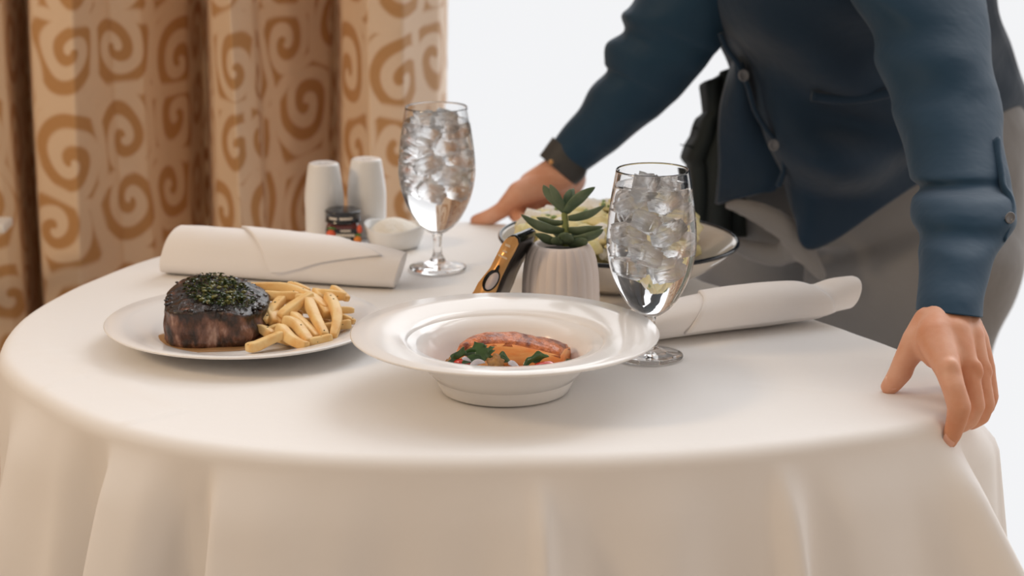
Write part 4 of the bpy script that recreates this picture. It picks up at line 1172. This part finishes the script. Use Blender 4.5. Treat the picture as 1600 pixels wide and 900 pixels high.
# waistcoat
def waistcoat():
    # top loop to hem loop, each given by front points left to right (px, py, Y) then the back
    n = 81
    def neck(rx, ry, z, yc=2.405):
        return [Vector((.40+rx*math.cos(a), yc+ry*math.sin(a), z)) for a in (R(180), R(225), R(270), R(315), R(360))]
    loops = [neck(.056, .056, 1.215), neck(.085, .075, 1.195), neck(.155, .105, 1.160),
        [(1085, -170, 2.42), (1180, -175, 2.30), (1320, -180, 2.26), (1450, -175, 2.30), (1545, -160, 2.40)],
        [(1092, -60, 2.46), (1180, -60, 2.36), (1320, -60, 2.32), (1450, -60, 2.36), (1550, -50, 2.46)],
        [(1104, 18, 2.48), (1190, 30, 2.38), (1320, 30, 2.35), (1450, 30, 2.40), (1556, 20, 2.50)],
        [(1140, 92, 2.51), (1210, 110, 2.42), (1320, 115, 2.39), (1450, 105, 2.44), (1575, 70, 2.56)],
        [(1158, 150, 2.52), (1220, 185, 2.44), (1330, 190, 2.42), (1460, 175, 2.47), (1590, 118, 2.60)],
        [(1192, 215, 2.50), (1232, 246, 2.425), (1320, 255, 2.400), (1465, 215, 2.465), (1603, 150, 2.63)],
        [(1222, 262, 2.51), (1243, 304, 2.450), (1296, 318, 2.435), (1440, 252, 2.490), (1602, 168, 2.64)],
        [(1228, 285, 2.51), (1246, 340, 2.450), (1273, 388, 2.435), (1425, 290, 2.490), (1598, 185, 2.65)]]
    tt = [0, .25, .5, .75, 1]
    v = []; rowsmooth = []
    for lp in loops:
        fr = [tuple(p if isinstance(p, Vector) else D(*p)) for p in lp]
        m = 40; row = smoothpath(fr, m)
        L, Rr = Vector(row[0]), Vector(row[-1])
        bk = []
        cen = (L+Rr)/2
        for k in range(1, n-m+1):
            u = k/(n-m+1); p = Rr.lerp(L, u); dpt = (.055+.085*min(1, abs(Rr.x-L.x)/.3))*math.sin(u*math.pi)**.6*min(1, abs(Rr.x-L.x)/.16)
            bk.append(tuple(p+Vector((0, dpt, .03*math.sin(u*math.pi)))))
        rowsmooth.append(row+bk)
    K = 57
    for k in range(K):
        t_ = (len(loops)-1)*k/(K-1); i = 0
        pts = [cr([r[j] for r in rowsmooth], t_) for j in range(n)]
        for j, p in enumerate(pts):
            p = Vector(p); px = (j/40)
            fo = 0
            if 2 < j < 39:
                u = k/(K-1)
                # drag folds running from the left side down to the right
                fo = .012*math.sin((p.x*.8+p.z*1.3)*46)*sst((u-.4)/.2)*(1-sst((u-.86)/.14))*math.sin(j/40*math.pi)
                fo += .005*noise.noise(Vector((p.x*14, 0, p.z*20)))
            v.append(p+Vector((0, -fo, 0)))
    o = build('waistcoat', v, ringfaces(n, K, True, False, False), M['vest'], person); solid(o, .004, 1)
    # left front panel hanging open, with its button band
    b = MB(); outl = [((1128, 66), (1120, 60)), ]
    left = [(1150, 96), (1140, 128), (1130, 165), (1126, 210), (1126, 260), (1124, 300), (1122, 320)]
    right = [(1158, 98), (1172, 140), (1184, 178), (1202, 208), (1224, 232), (1228, 268), (1214, 296)]
    rows = []; m = 15
    a = smoothpath([(*p, *q) for p, q in zip(left, right)], 30); v = []
    for k, (x0, y0, x1, y1) in enumerate(a):
        for j in range(m):
            u = j/(m-1); px = x0+(x1-x0)*u; py = y0+(y1-y0)*u
            Yd = 2.475-.022*math.sin(u*math.pi*.9)-.008*math.sin(k/29*6+u*2)+.02*(1-u)
            v.append(D(px, py, Yd-(.0 if j < m-1 else .004)))
    p2 = build('waistcoat_front', v, ringfaces(m, 30, False), M['vest'], person); solid(p2, .005, 1)
    # raised button band following the edge
    pth = smoothpath([(1126, 52), (1136, 76), (1152, 98), (1168, 132), (1180, 172), (1198, 202), (1220, 230), (1226, 262), (1216, 292)], 40)
    pb = [tuple(D(x, y, 2.436))+(.0035, .0035) for x, y in pth]
    v, f = tube(pb, 10); build('front_edge', v, f, M['vest'], p2)
    for px, py, Y in ((1208, 227, 2.420), (1161, 118, 2.428)):
        c = D(px, py, Y); tlt = Matrix.Rotation(R(78), 3, 'X') @ Matrix.Rotation(R(25), 3, 'Y')
        v, f = lathe([(0, 0), (.0062, 0), (.0070, .0010), (.0070, .0020), (.0058, .0024), (.0050, .0016), (0, .0016)], (0, 0, 0), 28)
        bt = build('button', [tlt @ Vector(q)+c for q in v], f, M['btn'], p2)
        v, f = lathe([(0, .0016), (.0016, .0018), (.0016, .0024), (0, .0024)], (0, 0, 0), 10)
    # welt pocket
    pa = smoothpath([(1268, 150), (1310, 155), (1350, 153), (1392, 144)], 14)
    Ys = 2.388
    v, f = tube([tuple(D(x, y, 2.398))+(.0045, .0060) for x, y in pa], 12); build('welt_pocket', v, f, M['vest'], o)
    return o
vest = waistcoat()
# placket on the sleeve and its button
def sleeve_bits():
    pth = smoothpath([(1560, 222), (1564, 250), (1572, 285), (1580, 315), (1578, 345), (1566, 378)], 22)
    v, f = tube([tuple(D(x-6, y, lint([(220, 2.055), (285, 1.995), (345, 1.945), (380, 1.925)], y)))+(.0030, .0085) for x, y in pth], 12, up=(0, 1, .3)); build('placket', v, f, M['shirt'], slR)
    c = D(1577, 340, 1.932); rt = Matrix.Rotation(R(85), 3, 'X'); rt = Matrix.Rotation(R(25), 3, 'Z') @ rt
    v, f = lathe([(0, 0), (.0050, 0), (.0056, .0010), (.0056, .0018), (.0046, .0022), (.0040, .0014), (0, .0014)], (0, 0, 0), 28)
    build('button', [rt @ Vector(q)+c for q in v], f, M['btn'], slR)
    # cuff seam
sleeve_bits()
# wristband
def wristband():
    r1 = (844, 240, 897, 285); r0 = (856, 222, 916, 266)
    rings = [(843, 243, 897, 289, 2.555, .0260, 2.555), (846, 239, 902, 287, 2.555, .0280, 2.555), (856, 225, 914, 275, 2.555, .0290, 2.555), (864, 214, 918, 262, 2.555, .0280, 2.555)]
    o = loft('wristband', rings, M['band'], person, wr=0)
    c = D(861, 253, 2.522); v, f = ball(c, .0030, 2, (1, .6, 1)); build('stud', v, f, M['copper'], o)
wristband()
# trousers
def trousers():
    hips = [(1150, 180, 1590, 160, 2.62, .095, 2.64), (1132, 250, 1603, 200, 2.60, .105, 2.64), (1118, 300, 1604, 260, 2.585, .105, 2.63), (1112, 340, 1602, 330, 2.58, .105, 2.63), (1118, 385, 1598, 390, 2.58, .10, 2.62)]
    b = MB()
    def lf(rings, n=44, wr=.004, seed=0):
        K = (len(rings)-1)*7+1; sm = smoothpath(rings, K); v = []
        for (lx, ly, rx, ry, Y, th, Y2) in sm:
            ring = plift(D(lx, ly, Y), D(rx, ry, Y2), th, n); cen = sum(ring, Vector())/n
            for p in ring: v.append(p+(p-cen).normalized()*wr*noise.noise(Vector((p.x*16+seed, p.y*12, p.z*9))))
        b.add(v, ringfaces(n, K))
    lf(hips)
    # diagonal fold from the hip to the crotch
    lf([(1300, 300, 1600, 260, 2.60, .09, 2.63), (1285, 360, 1600, 340, 2.59, .10, 2.62), (1262, 410, 1596, 410, 2.56, .112, 2.60), (1262, 470, 1580, 470, 2.56, .105, 2.60), (1290, 560, 1545, 545, 2.57, .095, 2.60), (1310, 700, 1520, 690, 2.58, .085, 2.60), (1330, 900, 1500, 900, 2.60, .075, 2.61), (1335, 1250, 1490, 1250, 2.66, .068, 2.66), (1335, 1780, 1500, 1780, 2.70, .072, 2.70)], seed=5)
    lf([(1140, 330, 1330, 330, 2.65, .09, 2.60), (1115, 380, 1290, 385, 2.70, .080, 2.66), (1084, 425, 1275, 440, 2.73, .080, 2.71), (1078, 520, 1270, 520, 2.73, .08, 2.72), (1100, 900, 1260, 900, 2.68, .07, 2.68), (1110, 1250, 1250, 1250, 2.70, .066, 2.70), (1110, 1760, 1260, 1760, 2.72, .070, 2.72)], seed=8)
    # creases
    def crease(pts, r):
        v, f = tube([tuple(D(x, y, Y))+(q, q*.9) for (x, y, Y), q in zip(smoothpath(pts, 16), [r*(.35+.65*math.sin(math.pi*k/15)) for k in range(16)])], 12); b.add(v, f)
    crease([(1130, 318, 2.475), (1180, 330, 2.462), (1235, 362, 2.462), (1262, 400, 2.458), (1290, 440, 2.462)], .018)
    crease([(1128, 376, 2.500), (1180, 392, 2.490), (1225, 398, 2.48), (1262, 384, 2.47)], .017)
    crease([(1245, 345, 2.468), (1243, 372, 2.460), (1255, 400, 2.462)], .010)
    o = b.build('trousers', M['trouser'], person)
    md = o.modifiers.new('rm', 'REMESH'); md.mode = 'VOXEL'; md.voxel_size = .006; md.use_smooth_shade = True
    md = o.modifiers.new('sm', 'SMOOTH'); md.factor = .5; md.iterations = 9
    for i, x in enumerate((.31, .52)):
        v, f = tube([(x, 2.52, .035, .035, .028), (x, 2.55, .04, .044, .034), (x, 2.62, .045, .045, .042), (x, 2.70, .055, .040, .052), (x, 2.76, .045, .036, .044), (x, 2.78, .04, .026, .034)], 20, up=(0, 0, 1))
        v = [(p[0], p[1], max(p[2], .002)) for p in v]; build('shoe', v, f, M['shoe'], person)
trousers()
# dark cloth hanging at the hip
def apron():
    left = [(1092, 136), (1096, 165), (1099, 180), (1090, 190), (1088, 198), (1084, 215), (1076, 228), (1070, 245), (1078, 254), (1082, 275), (1085, 300), (1083, 345), (1084, 370)]
    right = [(1158, 95), (1160, 130), (1160, 160), (1160, 180), (1160, 200), (1160, 220), (1160, 240), (1160, 260), (1160, 275), (1160, 290), (1160, 310), (1162, 345), (1164, 370)]
    a = []
    for p, q in zip(left, right): a.append((*p, *q))
    rows = []
    for i in range(len(a)-1):
        for k in range(4): rows.append([lerp(s, t_, k/4) for s, t_ in zip(a[i], a[i+1])])
    rows.append(a[-1]); m = 22; v = []
    for kk, (x0, y0, x1, y1) in enumerate(rows):
        for j in range(m):
            u = j/(m-1)
            px = x0+(x1-x0)*u; py = y0+(y1-y0)*u
            Yd = 2.535-.03*math.sin(u*math.pi)+.010*math.sin(u*15+kk*.08)
            
            v.append(D(px, py, Yd+.01))
    o = build('black_apron', v, ringfaces(m, len(rows), False), M['apron'], person); solid(o, .006, 1)
    b = MB()
    for (x0, y0, x1, y1) in ((1088, 232, 1062, 226), (1090, 200, 1080, 203)):
        v, f = tube([tuple(D(x0, y0, 2.52))+(.0022,), tuple(D((x0+x1)/2, (y0+y1)/2-1, 2.52))+(.0014,), tuple(D(x1, y1, 2.52))+(.0004,)], 8); b.add(v, f)
    b.build('loose_threads', M['apron'], o)
apron()
